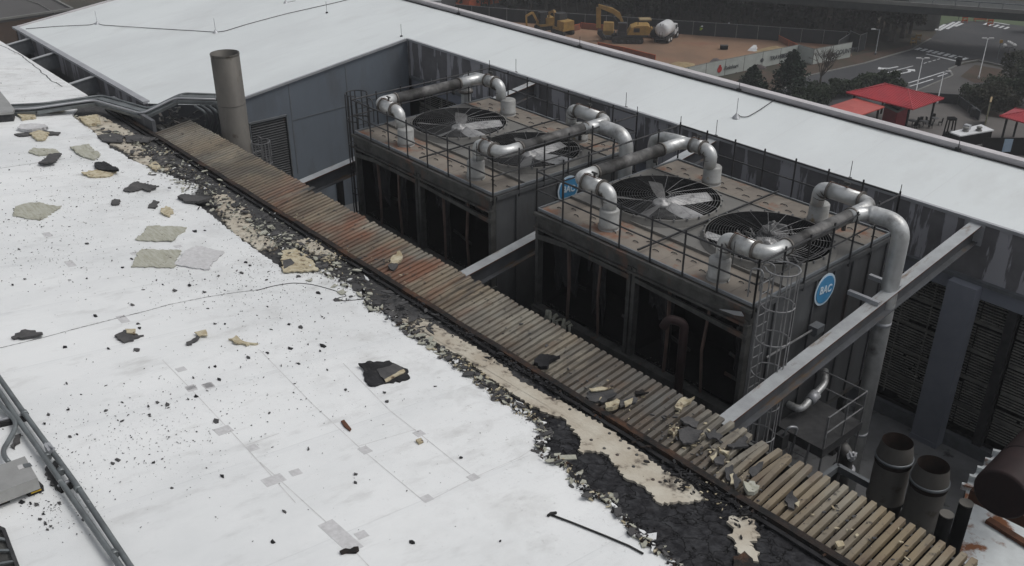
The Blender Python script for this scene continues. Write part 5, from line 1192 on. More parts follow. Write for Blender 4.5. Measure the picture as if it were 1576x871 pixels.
litter('char_flecks','char',5600,roofspots,.004,.017,51,'fine black specks of char strewn over the white roof')
litter('char_crumbs','felt_piece',620,roofspots,.012,.034,52,'dark crumbs of roofing felt strewn over the white roof')
curb = [(224,204),(409,317),(640,462),(860,602),(1000,690),(1297,873)]
innerc = [(200,215),(300,285),(420,360),(560,440),(600,470),(700,530),(800,592),(900,650),(1060,750)]
band1 = [(240,240),(300,285),(380,335),(470,395),(560,450)]
wbl = wb[28:58]
litter('cream_rubble','foam',760,[('l',wbl,4,10),('l',[(690,545),(760,600),(830,650)],6,6),('l',[(225,225),(280,262),(330,300)],10,5),('l',[(470,375),(500,395),(520,410)],8,4),('l',[(1060,735),(1130,790)],12,1)],.012,.05,53,'cream crumbs of insulation foam along the torn edge',hb=.02,hj=.08)
litter('brown_rubble','burnt_wood',900,[('l',wbl,4,10),('l',band1,12,8),('l',curb,5,6)],.015,.055,54,'burnt brown rubble along the torn roof edge',hb=.02,hj=.08)
litter('black_rubble','char',1500,[('l',[(700,505),(800,565),(900,628)],7,8),('l',[(640,465),(760,545),(860,604)],6,8),('l',[(1030,730),(1100,760),(1160,800)],13,10),('l',band1,16,6),('l',wbl,4,10),('l',[(400,320),(640,470)],10,4)],.015,.06,55,'black glossy char rubble along the edge board',hb=.02,hj=.09)
litter('torn_membrane_shreds','near_membrane',110,[('l',wbl,4,10),('l',band1,12,4)],.03,.12,61,'torn shreds of white membrane along the ragged edge',hb=.03,hj=.06)
litter('brown_board_shreds','foam_grey',380,[('l',wbl,5,8),('l',band1,16,10),('l',[(120,180),(200,215),(260,255)],9,4)],.03,.16,62,'brown grey shreds of insulation facer along the torn edge',hb=.025,hj=.06)
litter('felt_rubble','felt_piece',620,[('l',band1,16,8),('l',wbl,4,7),('l',[(170,205),(240,240),(300,280)],12,6),('l',[(590,470),(660,500)],12,3)],.03,.15,56,'dark broken flakes of roofing felt along the torn edge',hb=.03,hj=.1)
litter('pale_dust_chips','foam_grey',420,[('l',band1,16,8),('l',[(380,345),(440,380)],12,5)],.015,.05,57,'pale chips scattered over the exposed felt',hb=.03,hj=.08)
litter('deck_grit','felt_piece',420,[('l',[(420,330),(520,385),(640,440)],16,4),('l',[(1020,650),(1100,700),(1160,760)],18,9),('l',[(760,500),(900,590),(1000,640)],22,3),('l',[(1200,760),(1400,860)],20,2)],.015,.05,58,'dark grit caught between the deck ribs',f=S,hb=.0,hj=.06)
litter('deck_foam_bits','foam',190,[('l',[(450,340),(520,385),(620,430)],14,5),('l',[(1030,650),(1100,700),(1160,750)],18,6),('l',[(900,590),(1000,650)],20,2),('l',[(1180,740),(1400,870)],20,2)],.015,.05,59,'cream foam bits caught between the deck ribs',f=S,hb=.0,hj=.08)

# ================================================================== DISTANCE
def place(px, py, z=GZ, ang=0):
    p = G(px, py, z); e_ = G(px+30, py, z)-p; return p, math.atan2(e_.y, e_.x)+R(ang)
def LB(mb, nm, m, t): return mb.build(nm, m, t, local=True)
def tracks(t, L_, w_, h_, gap):
    for s_ in (-1,1):
        mb = MB(); prof = []
        for k in range(9): a = math.pi/2+math.pi*k/8; prof.append((-L_/2+h_/2+math.cos(a)*h_/2, h_/2+math.sin(a)*h_/2))
        for k in range(9): a = -math.pi/2+math.pi*k/8; prof.append((L_/2-h_/2+math.cos(a)*h_/2, h_/2+math.sin(a)*h_/2))
        y = s_*gap/2; n = len(prof)
        mb.add([(x,y-w_/2,z) for x,z in prof]+[(x,y+w_/2,z) for x,z in prof], [tuple(range(n)), tuple(reversed(range(n,2*n)))]+[(k,n+k,n+(k+1)%n,(k+1)%n) for k in range(n)])
        tr = LB(mb, 'track', 'track', t)
        for k in range(5):
            mb = MB(); mb.lathe([(0,-.02),(h_*.22,-.02),(h_*.22,.02),(0,.02)], (0,0,0), 10, T=Matrix.Translation((-L_/2+h_*.6+k*(L_-h_*1.2)/4, y-w_/2-.02, h_*.4)) @ Matrix.Rotation(R(90),4,'X'))
            o = LB(mb, 'roller', 'dark_steel', tr)
p, rz = place(965, 64, ang=-4)
t = root('excavator', p, 'large yellow tracked excavator with its boom raised to the left', 'excavator', rz=rz)
tracks(t, 4.7, .6, .95, 2.4)
mb = MB(); mb.box((-1.2,-.9,.5),(1.2,.9,1.05)); mb.box((-1.6,-1.35,1.05),(3.0,1.35,1.3)); LB(mb,'turntable','dark_steel',t)
mb = MB(); P_ = [(-.1,1.3),(2.9,1.3),(3.25,1.6),(3.25,2.35),(2.9,2.65),(1.2,2.6),(.4,2.3)]; n=len(P_)
mb.add([(x,-1.3,z) for x,z in P_]+[(x,1.3,z) for x,z in P_], [tuple(range(n)), tuple(reversed(range(n,2*n)))]+[(k,n+k,n+(k+1)%n,(k+1)%n) for k in range(n)]); LB(mb,'engine_house','yellow',t)
mb = MB(); mb.box((.8,-1.31,1.7),(1.7,-1.29,2.3)); mb.box((1.4,-.3,2.6),(1.5,-.2,3.0)); LB(mb,'vent_panel','dark_steel',t)
mb = MB(); mb.box((-1.5,-1.3,1.3),(-.2,-.35,3.0)); cb = LB(mb,'cab','dark_steel',t)
mb = MB(); mb.box((-1.52,-1.2,1.9),(-1.50,-.45,2.9)); mb.box((-1.35,-1.32,1.8),(-.35,-1.30,2.85)); LB(mb,'window','glass',cb)
def arm(pts, w_, hs, nm, m='yellow'):
    mb = MB(); vs = []
    for (x,z), h_ in zip(pts, hs):
        vs += [(x,-w_/2,z-h_/2),(x,w_/2,z-h_/2),(x,w_/2,z+h_/2),(x,-w_/2,z+h_/2)]
    n = len(pts); mb.add(vs, [(4*i+k,4*i+(k+1)%4,4*i+4+(k+1)%4,4*i+4+k) for i in range(n-1) for k in range(4)]+[(3,2,1,0),tuple(4*(n-1)+k for k in range(4))]); return LB(mb, nm, m, t)
arm([(-.4,1.6),(-.7,2.6),(-1.3,3.8),(-2.3,4.5),(-4.5,5.2)], .5, [.7,.8,.95,.75,.45], 'boom')
arm([(-4.4,5.4),(-4.5,4.6),(-4.4,3.0),(-4.2,1.7)], .42, [.35,.6,.5,.3], 'stick')
mb = MB(); mb.beam((-4.45,0,5.0),(-4.35,0,2.0),.42,.7); LB(mb,'stick_body','yellow',t)
mb = MB(); mb.tube([(-1.0,.3,2.0),(-2.4,.3,3.9)],.09,8); mb.tube([(-2.6,0,5.1),(-4.3,0,5.55)],.08,8); LB(mb,'hydraulic_ram','dark_steel',t)
mb = MB(); P_=[(-4.4,1.7),(-3.9,1.7),(-3.6,1.1),(-3.1,.5),(-3.5,.25),(-4.0,.7),(-4.5,1.2)]; n=len(P_)
mb.add([(x,-.6,z) for x,z in P_]+[(x,.6,z) for x,z in P_], [tuple(range(n)), tuple(reversed(range(n,2*n)))]+[(k,n+k,n+(k+1)%n,(k+1)%n) for k in range(n)]); LB(mb,'bucket','dark_steel',t)
# mini excavators
def mini(px, py, label, ang, sc=1.0, m='yellow'):
    p, rz = place(px, py, ang=ang); t = root('mini_excavator', p, label, 'mini excavator', rz=rz)
    tracks(t, 2.3*sc, .35*sc, .55*sc, 1.3*sc)
    mb = MB(); mb.box((-.9*sc,-.8*sc,.55*sc),(1.1*sc,.8*sc,.8*sc)); mb.box((-.1*sc,-.75*sc,.8*sc),(1.1*sc,.75*sc,1.6*sc)); LB(mb,'body',m,t)
    mb = MB(); mb.box((-.8*sc,-.6*sc,.8*sc),(.1*sc,.5*sc,2.3*sc)); cb = LB(mb,'cab','dark_steel',t); mb = MB(); mb.box((-.82*sc,-.5*sc,1.2*sc),(-.81*sc,.4*sc,2.1*sc)); LB(mb,'window','glass',cb)
    mb = MB(); mb.beam((-.9*sc,0,.9*sc),(-1.7*sc,0,2.3*sc),.22*sc,.28*sc); mb.beam((-1.7*sc,0,2.3*sc),(-2.6*sc,0,1.9*sc),.2*sc,.24*sc); LB(mb,'boom',m,t)
    mb = MB(); mb.beam((-2.6*sc,0,1.95*sc),(-2.5*sc,0,.6*sc),.16*sc,.2*sc); LB(mb,'stick',m,t)
    mb = MB(); mb.box((-2.75*sc,-.3*sc,.05*sc),(-2.3*sc,.3*sc,.6*sc)); LB(mb,'bucket','dark_steel',t)
    return t
mini(866,52,'small yellow excavator facing the big white roof, left of the large one',-55,1.35)
mini(838,45,'dull yellow mini excavator farthest left in the dirt lot',20,1.2)
# compactor roller behind the excavator
p, rz = place(991,57); t = root('road_roller', p, 'yellow roller with a canopy just behind the large excavator', 'road roller', rz=rz)
mb = MB(); mb.box((-1.0,-.7,.8),(1.2,.7,1.5)); LB(mb,'body','yellow',t)
mb = MB(); mb.box((-.9,-.8,2.6),(.9,.8,2.8)); cn=LB(mb,'canopy','sand',t)
mb = MB(); [mb.tube([(x,y,1.4),(x,y,2.6)],.05,6) for x in (-.8,.8) for y in (-.7,.7)]; LB(mb,'canopy_post','dark_steel',t)
for x in (-1.3,1.5):
    mb = MB(); mb.tube([(x,-.9,.7),(x,.9,.7)],.7,16); LB(mb,'drum','track',t)
p, rz = place(936,57,ang=80); t = root('skid_steer', p, 'boxy yellow skid steer standing left of the large excavator tracks', 'skid steer', rz=rz)
mb = MB(); P_=[(-1.1,.4),(1.1,.4),(1.1,1.8),(.3,2.3),(-.6,2.3),(-1.1,1.2)]; n=len(P_)
mb.add([(x,-.75,z) for x,z in P_]+[(x,.75,z) for x,z in P_], [tuple(range(n)), tuple(reversed(range(n,2*n)))]+[(k,n+k,n+(k+1)%n,(k+1)%n) for k in range(n)]); LB(mb,'body','yellow',t)
for x in (-.7,.7):
    for y in (-.85,.85):
        mb = MB(); mb.tube([(x,y-.12,.42),(x,y+.12,.42)],.42,14); LB(mb,'wheel','track',t)
mb = MB(); mb.box((-2.0,-.8,.05),(-1.3,.8,.6)); LB(mb,'bucket','dark_steel',t)
# white tank truck
p, rz = place(1024,62,ang=62); t = root('tank_truck', p, 'white bulbous water tank truck with a black ladder parked on the dirt', 'truck', rz=rz)
mb = MB(); mb.box((-2.3,-.9,.55),(2.6,.9,.85)); LB(mb,'chassis','dark_steel',t)
mb = MB(); mb.tube([(-2.25,0,1.9),(-2.1,0,1.9),(-1.8,0,1.9),(.7,0,1.9),(1.0,0,1.9),(1.1,0,1.9)],[.6,.95,1.1,1.1,.9,.5],24); LB(mb,'tank','white_paint',t)
mb = MB(); mb.beam((-2.3,-.2,.6),(-2.15,-.2,2.9),.05,.05); mb.beam((-2.3,.2,.6),(-2.15,.2,2.9),.05,.05); [mb.beam((-2.28+.03*k,-.2,.8+.35*k),(-2.28+.03*k,.2,.8+.35*k),.04,.04) for k in range(6)]; LB(mb,'ladder','black',t)
mb = MB(); mb.box((1.3,-.95,.7),(2.3,.95,2.2)); mb.box((2.3,-.85,.6),(3.2,.85,1.4)); cb = LB(mb,'cab','white_paint',t)
mb = MB(); mb.box((2.3,-.85,1.45),(2.32,.85,2.1)); mb.box((1.5,-.97,1.5),(2.1,-.95,2.1)); LB(mb,'window','glass',cb)
for x in (-1.5,-.5,2.4):
    for y in (-.95,.95):
        mb = MB(); mb.tube([(x,y-.15,.5),(x,y+.15,.5)],.5,16); wh = LB(mb,'wheel','track',t); mb = MB(); mb.tube([(x,y-.16,.5),(x,y+.16,.5)],.22,10); LB(mb,'rim','white_paint',wh)
# workers
def person(px, py, label, vest='hivis', pose=0, hgt=1.75):
    p, rz = place(px, py, ang=random.Random(px).uniform(-40,40)); t = root('person', p, label, 'person', 'construction workers', rz=rz)
    me = bpy.data.meshes.new('body'); s_ = hgt/1.75
    V = {'pel':(0,0,.95,.16),'chest':(0,.0,1.35,.19),'neck':(0,0,1.52,.07),'head':(0,-.02,1.65,.115),'hl':(.1,0,.9,.1),'kl':(.12,-.03,.5,.075),'fl':(.13,.02,.08,.055),'tl':(.13,-.14,.04,.045),'hr':(-.1,0,.9,.1),'kr':(-.12,-.05,.5,.075),'fr':(-.13,.05,.08,.055),'tr':(-.13,-.11,.04,.045),'sl':(.2,0,1.44,.07),'el':(.27,-.03,1.15,.05),'wl':(.27,-.16,.93,.038),'sr':(-.2,0,1.44,.07),'er':(-.27,-.05,1.16,.05),'wr':(-.24,-.22,.98,.038)}
    K = list(V); E_ = [('pel','chest'),('chest','neck'),('neck','head'),('pel','hl'),('hl','kl'),('kl','fl'),('fl','tl'),('pel','hr'),('hr','kr'),('kr','fr'),('fr','tr'),('chest','sl'),('sl','el'),('el','wl'),('chest','sr'),('sr','er'),('er','wr')]
    def pt(k):
        x,y,z,_ = V[k]
        if pose == 1 and z > 1.0: z2 = .95+(z-.95)*.75; y -= (z-.95)*.65; return (x*s_,y*s_,z2*s_)
        return (x*s_,y*s_,z*s_)
    me.from_pydata([pt(k) for k in K], [(K.index(a),K.index(b_)) for a,b_ in E_], []); me.materials.append(MATS['cloth'])
    o = bpy.data.objects.new('body', me); COL.objects.link(o); mo = o.modifiers.new('skin','SKIN'); sk = me.skin_vertices[0]
    for i,k in enumerate(K): sk.data[i].radius = (V[k][3]*s_, V[k][3]*s_*.8); 
    sk.data[0].use_root = True
    ms = o.modifiers.new('sub','SUBSURF'); ms.levels = 1
    dg = bpy.context.evaluated_depsgraph_get(); me2 = bpy.data.meshes.new_from_object(o.evaluated_get(dg)); bpy.data.objects.remove(o)
    me2.materials.clear(); [me2.materials.append(MATS[m]) for m in ('cloth','skin')]
    for f in me2.polygons: 
        f.use_smooth = True
        if f.center.z > 1.5*s_ and pose == 0: f.material_index = 1
    o = bpy.data.objects.new('body', me2); COL.objects.link(o); o.parent = t
    c = Vector(pt('chest')); q = Vector(pt('pel')); n_ = Vector(pt('neck')); mb = MB(); mb.tube([q+Vector((0,0,.02)), q.lerp(c,.5), c, c.lerp(n_,.55)], [.2*s_,.215*s_,.24*s_,.14*s_], 12); LB(mb,'vest',vest,t)
    h = Vector(pt('head')); mb = MB(); mb.lathe([(.16*s_,0),(.135*s_,.01),(.13*s_,.06),(.08*s_,.12),(0,.135)], h+Vector((0,0,.04)), 12); LB(mb,'hard_hat','white_paint',t)
person(1077,55,'worker in an orange yellow vest bending over at the left of the group',pose=1)
person(1107,54,'worker in a bright lime vest standing in the middle of the group')
person(1120,53,'worker in a grey jacket and white hard hat standing right of the lime vest',vest='concrete')
# dark crate
p, rz = place(1114,76); t = root('tool_crate', p, 'small black crate alone on the dirt lot', 'crate', rz=rz)
mb = MB(); mb.box((-.5,-.35,.06),(.5,.35,.55)); LB(mb,'box','black',t); mb = MB(); mb.box((-.53,-.38,.55),(.53,.38,.62)); LB(mb,'lid','dark_steel',t)
# orange barriers and mesh
def meshfence(pts, h_, m, label, cat, name, postm='rail_grey', group=None, sp=3.0):
    P_ = [G(*q) for q in pts]; t = root(name, P_[0], label, cat, group)
    mb = MB()
    for i in range(len(P_)-1):
        a_, c_ = P_[i], P_[i+1]; n_ = Vector((-(c_-a_).y,(c_-a_).x,0)).normalized()*.02; z = Vector((0,0,h_))
        mb.add([a_-n_,c_-n_,c_-n_+z,a_-n_+z,a_+n_,c_+n_,c_+n_+z,a_+n_+z],[(0,1,2,3),(7,6,5,4),(3,2,6,7),(0,3,7,4),(1,5,6,2)])
    mb.build('panel', m, t)
    mb = MB()
    for i in range(len(P_)-1): mb.tube([P_[i]+Vector((0,0,h_+.03)), P_[i+1]+Vector((0,0,h_+.03))], .04, 6)
    mb.build('top_rail', postm, t)
    for i in range(len(P_)-1):
        L_ = (P_[i+1]-P_[i]).length; k = max(1,int(L_/sp))
        for j in range(k+1 if i == len(P_)-2 else k):
            q = P_[i].lerp(P_[i+1], j/k); mb = MB(); mb.tube([q, q+Vector((0,0,h_+.1))], .05, 6); mb.build('post', postm, t)
    return t
meshfence([(700,26),(780,33),(900,42),(1100,56),(1300,70),(1305,73)],2.0,'mesh_black','long black screened fence behind the dirt lot','fence','screened_fence')
meshfence([(1305,73),(1320,80),(1330,76)],2.4,'mesh_black','short bare chain link return at the right end of the lot','fence','chain_link_fence')
meshfence([(1305,73),(1288,84)],2.0,'mesh_black','short dark fence panel meeting the end of the banner','fence','screened_fence')
t = meshfence([(1030,135),(1085,122),(1226,92),(1250,99),(1308,88)],2.1,'banner','long white printed banner hung along the site fence beside the street','banner fence','banner_fence',postm='concrete')
bt = t
def btext(txt, px, py, size, m, rot=0):
    p = G(px, py); a_, c_ = G(1085,122), G(1226,92); 
    if px > 1250: a_, c_ = G(1250,99), G(1308,88)
    d = (c_-a_).normalized(); n_ = Vector((d.y,-d.x,0)); 
    # project onto fence line
    p = a_+d*((p-a_).dot(d)); 
    cu = bpy.data.curves.new('lettering','FONT'); cu.body = txt; cu.size = size; cu.extrude = .01; cu.offset = .015
    to = bpy.data.objects.new('tmp', cu); COL.objects.link(to); dg = bpy.context.evaluated_depsgraph_get(); me = bpy.data.meshes.new_from_object(to.evaluated_get(dg)); bpy.data.objects.remove(to)
    me.materials.clear(); me.materials.append(MATS[m]); o = bpy.data.objects.new('lettering', me); COL.objects.link(o); o.parent = bt
    wp = p+n_*.12+Vector((0,0,.75)); o.location = wp-bt.location
    o.matrix_local = Matrix.Translation(wp-bt.location) @ Matrix((( d.x,0,n_.x,0),(d.y,0,n_.y,0),(0,1,0,0),(0,0,0,1)))
btext('Reinhart', 1113, 116, .75, 'banner_ink'); btext('TRAVERSE', 1182, 101, .8, 'banner_ink'); btext('BELLA COUNTRY', 1200, 97.5, .8, 'banner_ink'); btext('Reinhart', 1262,96,.8,'banner_ink'); btext('COUNTRY', 1283, 92.5, .9, 'banner_ink')
def blob(px, py, z, r_, m):
    a_, c_ = G(1085,122), G(1226,92); d = (c_-a_).normalized(); n_ = Vector((d.y,-d.x,0)); p = G(px,py); p = a_+d*((p-a_).dot(d))+n_*.04+Vector((0,0,z))
    mb = MB(); mb.tube([p, p+n_*.03], r_, 14); mb.build('logo_disc', m, bt)
blob(1107.5,118,.95,.42,'red_ink'); blob(1107.5,118,1.35,.22,'red_ink'); blob(1172,104,1.0,.3,'banner_ink')
def bank(pts, h_, m, label, cat, name):
    P_ = [G(*q) for q in pts]; c = sum(P_, Vector())/len(P_); mb = MB(); n = len(P_)*6; ring = jag(P_, .8, .25, 3); n = len(ring)
    vs = [Vector((p.x,p.y,GZ-.02)) for p in ring]+[Vector(((c+(p-c)*.6).x,(c+(p-c)*.6).y,GZ+h_*(.7+.3*noise.noise(p*.7)))) for p in ring]+[Vector((c.x,c.y,GZ+h_))]
    mb.add(vs, [(k,(k+1)%n,n+(k+1)%n,n+k) for k in range(n)]+[(n+k,n+(k+1)%n,2*n) for k in range(n)]); return tag(mb.build(name, m), label, cat, kind=None)
bank([(1072,112),(1090,100),(1110,97),(1125,105),(1135,112),(1100,116)],1.3,'gravel','heap of dark gravel behind the left half of the banner','gravel heap','gravel_heap')
bank([(1128,108),(1145,100),(1160,98),(1178,102),(1180,106),(1150,108)],.7,'gravel','low rubble heap right of the dark gravel heap','rubble heap','rubble_heap')
bank([(1020,100),(1040,96),(1070,98),(1074,108),(1040,112)],.5,'sand','pale sand heap nearest the big white roof','sand heap','sand_heap')
bank([(1158,78),(1185,72),(1225,74),(1228,80),(1195,86),(1170,84)],.5,'sand','low yellow sand spread in front of the far fence','sand heap','sand_heap')
bank([(1150,78),(1158,73),(1166,74),(1166,80)],.7,'white_paint','small pile of white bags on the dirt','bag pile','bag_pile')
def obar(pts, h_, label, m='orange_mesh', name='barrier_mesh'): meshfence(pts, h_, m, label, 'barrier', name, postm='orange')
obar([(862,52),(892,46)], .9, 'orange mesh barrier left of the skid steer')
obar([(894,44),(932,48)], .9, 'orange mesh barrier directly behind the boom of the excavator')
obar([(1196,62),(1232,80)], .8, 'orange mesh barrier running towards the banner corner')
obar([(920,76),(960,84),(1008,96)], 1.0, 'long orange mesh barrier beyond the edge of the white roof')
t = meshfence([(704,-2),(702,8),(722,13),(775,3)], 1.3, 'orange', 'bright orange plastic barrier around a corner at the top edge', 'barrier', 'plastic_barrier', postm='orange')
# white steps at the top edge
t = root('white_stair', G(665,8), 'small flight of white steps at the top edge beyond the roof', 'steps')
for k in range(4):
    a_ = G(655,9-3.0*k); c_ = G(679,10-3.0*k); mb = MB(); mb.beam(a_+Vector((0,0,.1+.1*k)), c_+Vector((0,0,.1+.1*k)), .7, .12); mb.build('tread','white_paint',t)
mb = MB(); q = G(649,6); mb.tube([q, q+Vector((0,0,2.6))], .06, 6); mb.build('post','white_paint',t)
# top-left neighbouring building
zt = -15.0
P_ = px_poly([(-60,42),(0,31),(112,15),(72,-6),(-40,-60),(-160,-30)], lambda x,y: atz(x,y,zt))
t = root('low_building', (P_[2].x,P_[2].y,GZ), 'low grey flat roofed building in the top left corner', 'building')
mb = MB(); mb.prism(P_, .3); mb.build('roof','asphalt_old',t)
mb = MB(); mb.prism([p+Vector((0,0,-.31)) for p in P_], -GZ+zt-.4 if False else 8.6); mb.build('wall','mulch',t)
mb = MB()
for i in range(len(P_)): mb.beam(P_[i]+Vector((0,0,.1)), P_[(i+1)%len(P_)]+Vector((0,0,.1)), .3, .25)
mb.build('parapet','concrete',t)
mb = MB(); a_ = atz(30,-4,zt+.05); c_ = atz(96,28,zt+.05); 
mb.tube([a_, atz(60,6,zt+.1), atz(84,20,zt+.05)], .06, 6); mb.build('roof_cable','concrete',t)
# overpass
zb = -17.5
A0, A1 = atz(1330,4,zb), atz(1700,30,zb)
d = (A1-A0).normalized(); n_ = Vector((-d.y,d.x,0)); n_ = n_ if n_.y > 0 else -n_
A0 -= d*30; A1 += d*60
t = root('overpass', (A0+A1)/2+Vector((0,0,GZ-zb)), 'long grey road overpass with pale guard rails across the top right', 'bridge')
mb = MB(); mb.beam((A0+n_*4.5)+Vector((0,0,-.5)), (A1+n_*4.5)+Vector((0,0,-.5)), 9.0, 1.0); mb.build('deck','bridge_dark',t)
mb = MB(); mb.beam(A0+Vector((0,0,.25)), A1+Vector((0,0,.25)), .25, .5); mb.build('kerb_beam','concrete',t)
mb = MB(); mb.beam(A0+Vector((0,0,1.15)), A1+Vector((0,0,1.15)), .1, .14); mb.beam(A0+n_*8.8+Vector((0,0,1.0)), A1+n_*8.8+Vector((0,0,1.0)), .12, .5); mb.build('guard_rail','steel_grey',t)
L_ = (A1-A0).length
mb = MB()
k = 0
while k < L_: q = A0+d*k; mb.tube([q+Vector((0,0,.4)), q+Vector((0,0,1.2))], .06, 5); k += 3
mb.build('rail_posts','steel_grey',t)
for (x,y,w2) in ((1417,44,4.0),(1436,42,1.6),(1388,40,1.4),(1590,50,2)):
    q = G(x,y); mb = MB(); a = q-d*w2/2; mb.beam(q-d*w2/2+Vector((0,0,2.4)), q+d*w2/2+Vector((0,0,2.4)), 1.8, 4.8); mb.build('pier','concrete',t)
# far building behind the overpass
q = atz(1500,-6,GZ); t = root('far_building', q, 'pale building with white uprights just visible beyond the overpass', 'building')
c = q+n_*12
mb = MB(); mb.beam(c-d*30+Vector((0,0,6)), c+d*60+Vector((0,0,6)), 10, 12); mb.build('wall','concrete',t)
for k in range(18):
    mb = MB(); p = c-n_*5.2+d*(-26+k*4.5); mb.box((p.x-.4,p.y-.2,GZ+1),(p.x+.4,p.y+.2,GZ+11)); mb.build('upright','white_paint',t)
# traffic things
def lamp(px, py, h_, label, heads=2, m='white_paint', name='street_lamp', arm=.9, globe=False):
    p, rz = place(px, py); t = root(name, p, label, 'street lamp', rz=rz)
    mb = MB(); mb.tube([(0,0,0),(0,0,.35),(0,0,.36),(0,0,h_)],[.12,.12,.06,.045],8); LB(mb,'pole',m,t)
    for k in ([-1,1] if heads == 2 else [1]):
        mb = MB(); mb.tube([(0,0,h_-.1),(k*arm,0,h_)],.04,6); LB(mb,'arm',m,t)
        mb = MB()
        if globe: lump(mb,(k*arm,0,h_+.2),.3,1,1,6)
        else: mb.box((k*arm-.3,-.12,h_-.04),(k*arm+.3,.12,h_+.08))
        LB(mb,'lamp_head','label_white',t)
    return t
lamp(1506,121,5.3,'white double headed street lamp standing on the brown bed',2,arm=.45)
lamp(1408,150,4.9,'white double headed street lamp behind the large red canopy',2,arm=.5)
lamp(1442,160,4.0,'white single arm lamp at the right tip of the large red canopy',1,arm=.55)
t = lamp(1541,124,4.4,'dark post with a cluster of pale globes at the right edge',2,m='dark_steel',name='globe_lamp',arm=.65,globe=True)
mb = MB(); [lump(mb,(x,y,4.9),.28,3,1,6) for x,y in ((0,.5),(0,-.5),(0,0))]; LB(mb,'lamp_globes','label_white',t)
lamp(1347,84,3.6,'grey cobra head street lamp at the road by the trees',1,m='steel_grey',arm=-.9)
p, rz = place(1533,97); t = root('traffic_signal', p, 'amber topped signal post beyond the brown bed', 'traffic signal', rz=rz)
mb = MB(); mb.tube([(0,0,0),(0,0,2.8)],.06,6); LB(mb,'post','steel_grey',t); mb = MB(); mb.box((-.2,-.1,2.8),(.2,.1,3.2)); LB(mb,'signal_head','yellow',t)
for (x,y,l) in ((1405,69,'yellow bollard sign nearer the kerb at the crosswalk'),(1412,64,'yellow sign lying back from the crosswalk'),(1484,35,'orange barricade left of two at the far crossing'),(1508,33,'long low orange barricade between the far crosswalks'),(1523,40,'orange barricade right of two at the far crossing')):
    p, rz = place(x,y); t = root('barricade', p, l, 'barricade', rz=rz)
    w2 = 2.2 if 'long' in l else .9
    mb = MB(); mb.box((-w2/2,-.04,.75),(w2/2,.04,1.05)); mb.box((-w2/2,-.04,.3),(w2/2,.04,.5)); LB(mb,'board','orange' if y < 60 else 'yellow',t)
    for s_ in (-1,1): 
        mb = MB(); mb.beam((s_*w2*.4,-.3,0),(s_*w2*.4,.02,1.2),.06,.05); mb.beam((s_*w2*.4,.3,0),(s_*w2*.4,-.02,1.2),.06,.05); LB(mb,'leg','orange' if y < 60 else 'yellow',t)
p, rz = place(1475,30); t = root('white_sign', p, 'small white sign at the corner of the far crosswalk', 'sign', rz=rz)
mb = MB(); mb.tube([(0,0,0),(0,0,1.4)],.05,6); LB(mb,'post','steel_grey',t); mb = MB(); mb.box((-.35,-.03,1.2),(.35,.03,2.2)); LB(mb,'sign_board','label_white',t)
p, rz = place(1474,101); t = root('litter_bin', p, 'dark square litter bin at the near end of the crosswalk', 'bin', rz=rz)
mb = MB(); mb.lathe([(.36,0),(.42,.9),(.44,.95),(.3,1.15),(0,1.2)],(0,0,0),8); LB(mb,'body','black',t)
mb = MB(); mb.lathe([(.45,.9),(.46,.98),(.44,1.0)],(0,0,0),8); LB(mb,'rim','dark_steel',t)
# red canopies
def hip(corners_px, z, rise, label, m, name='canopy', ridge=.45, posts=True, ribs=True):
    C4 = [atz(x,y,z) for x,y in corners_px]    # left, near, right, far (around)
    t = root(name, Vector((sum(p.x for p in C4)/4, sum(p.y for p in C4)/4, GZ)), label, 'canopy')
    A_, B_, Cc, Dd = C4; c = sum(C4, Vector())/4
    # ridge along the longer axis A->B
    ax = (B_-A_+Cc-Dd)/2; L_ = ax.length; axn = ax.normalized(); W_ = ((Dd-A_).length+(Cc-B_).length)/2; hl = max(0,(L_-W_*.9)/2)+.3
    r0 = c-axn*hl+Vector((0,0,rise)); r1 = c+axn*hl+Vector((0,0,rise))
    mb = MB(); lo = [p-Vector((0,0,.12)) for p in C4]
    mb.add([A_,B_,Cc,Dd,r0,r1]+lo, [(0,1,5,4),(1,2,5),(2,3,4,5),(3,0,4),(6,7,1,0),(7,8,2,1),(8,9,3,2),(9,6,0,3),(9,8,7,6)]); mb.build('roof_sheet', m, t)
    if ribs:
        mb = MB(); nrm = Vector((0,0,.03)); k = 26
        for i in range(k):
            f = (i+.5)/k; s_ = A_.lerp(B_,f); x = (s_-A_).dot(axn); xr0 = (r0-A_).dot(axn); xr1 = (r1-A_).dot(axn)
            if x < xr0: g_ = x/xr0; e2 = A_.lerp(r0,g_)
            elif x > xr1: g_ = (L_-x)/(L_-xr1); e2 = B_.lerp(r1,max(0,g_))
            else: e2 = r0+axn*(x-xr0)
            mb.beam(s_+nrm, e2+nrm, .05, .05)
        for i in range(18):
            f = (i+.5)/18; s_ = B_.lerp(Cc,f); g_ = 1-abs(f-.5)*2; e2 = (B_ if f < .5 else Cc).lerp(r1,g_); mb.beam(s_+nrm, e2+nrm, .05, .05)
        for a_, b_ in ((A_,r0),(B_,r1),(Cc,r1),(Dd,r0),(r0,r1)): mb.beam(a_+nrm, b_+nrm, .12, .06)
        mb.build('standing_seams', m, t)
    if posts:
        for p in C4:
            q = c+(p-c)*.82; mb = MB(); mb.beam(Vector((q.x,q.y,GZ+.06)), Vector((q.x,q.y,z-.05)), .18, .18); mb.build('post','black',t)
    return t
hip([(1302,142),(1405,168),(1453,151),(1361,127.5)], -20.5, 1.0, 'large bright red hipped metal canopy with standing seams', 'red_roof')
hip([(1250,172),(1309,183),(1362,164),(1318,150)], -20.9, .25, 'lower faded red shallow canopy left of the large one', 'red_roof_old', ribs=False)
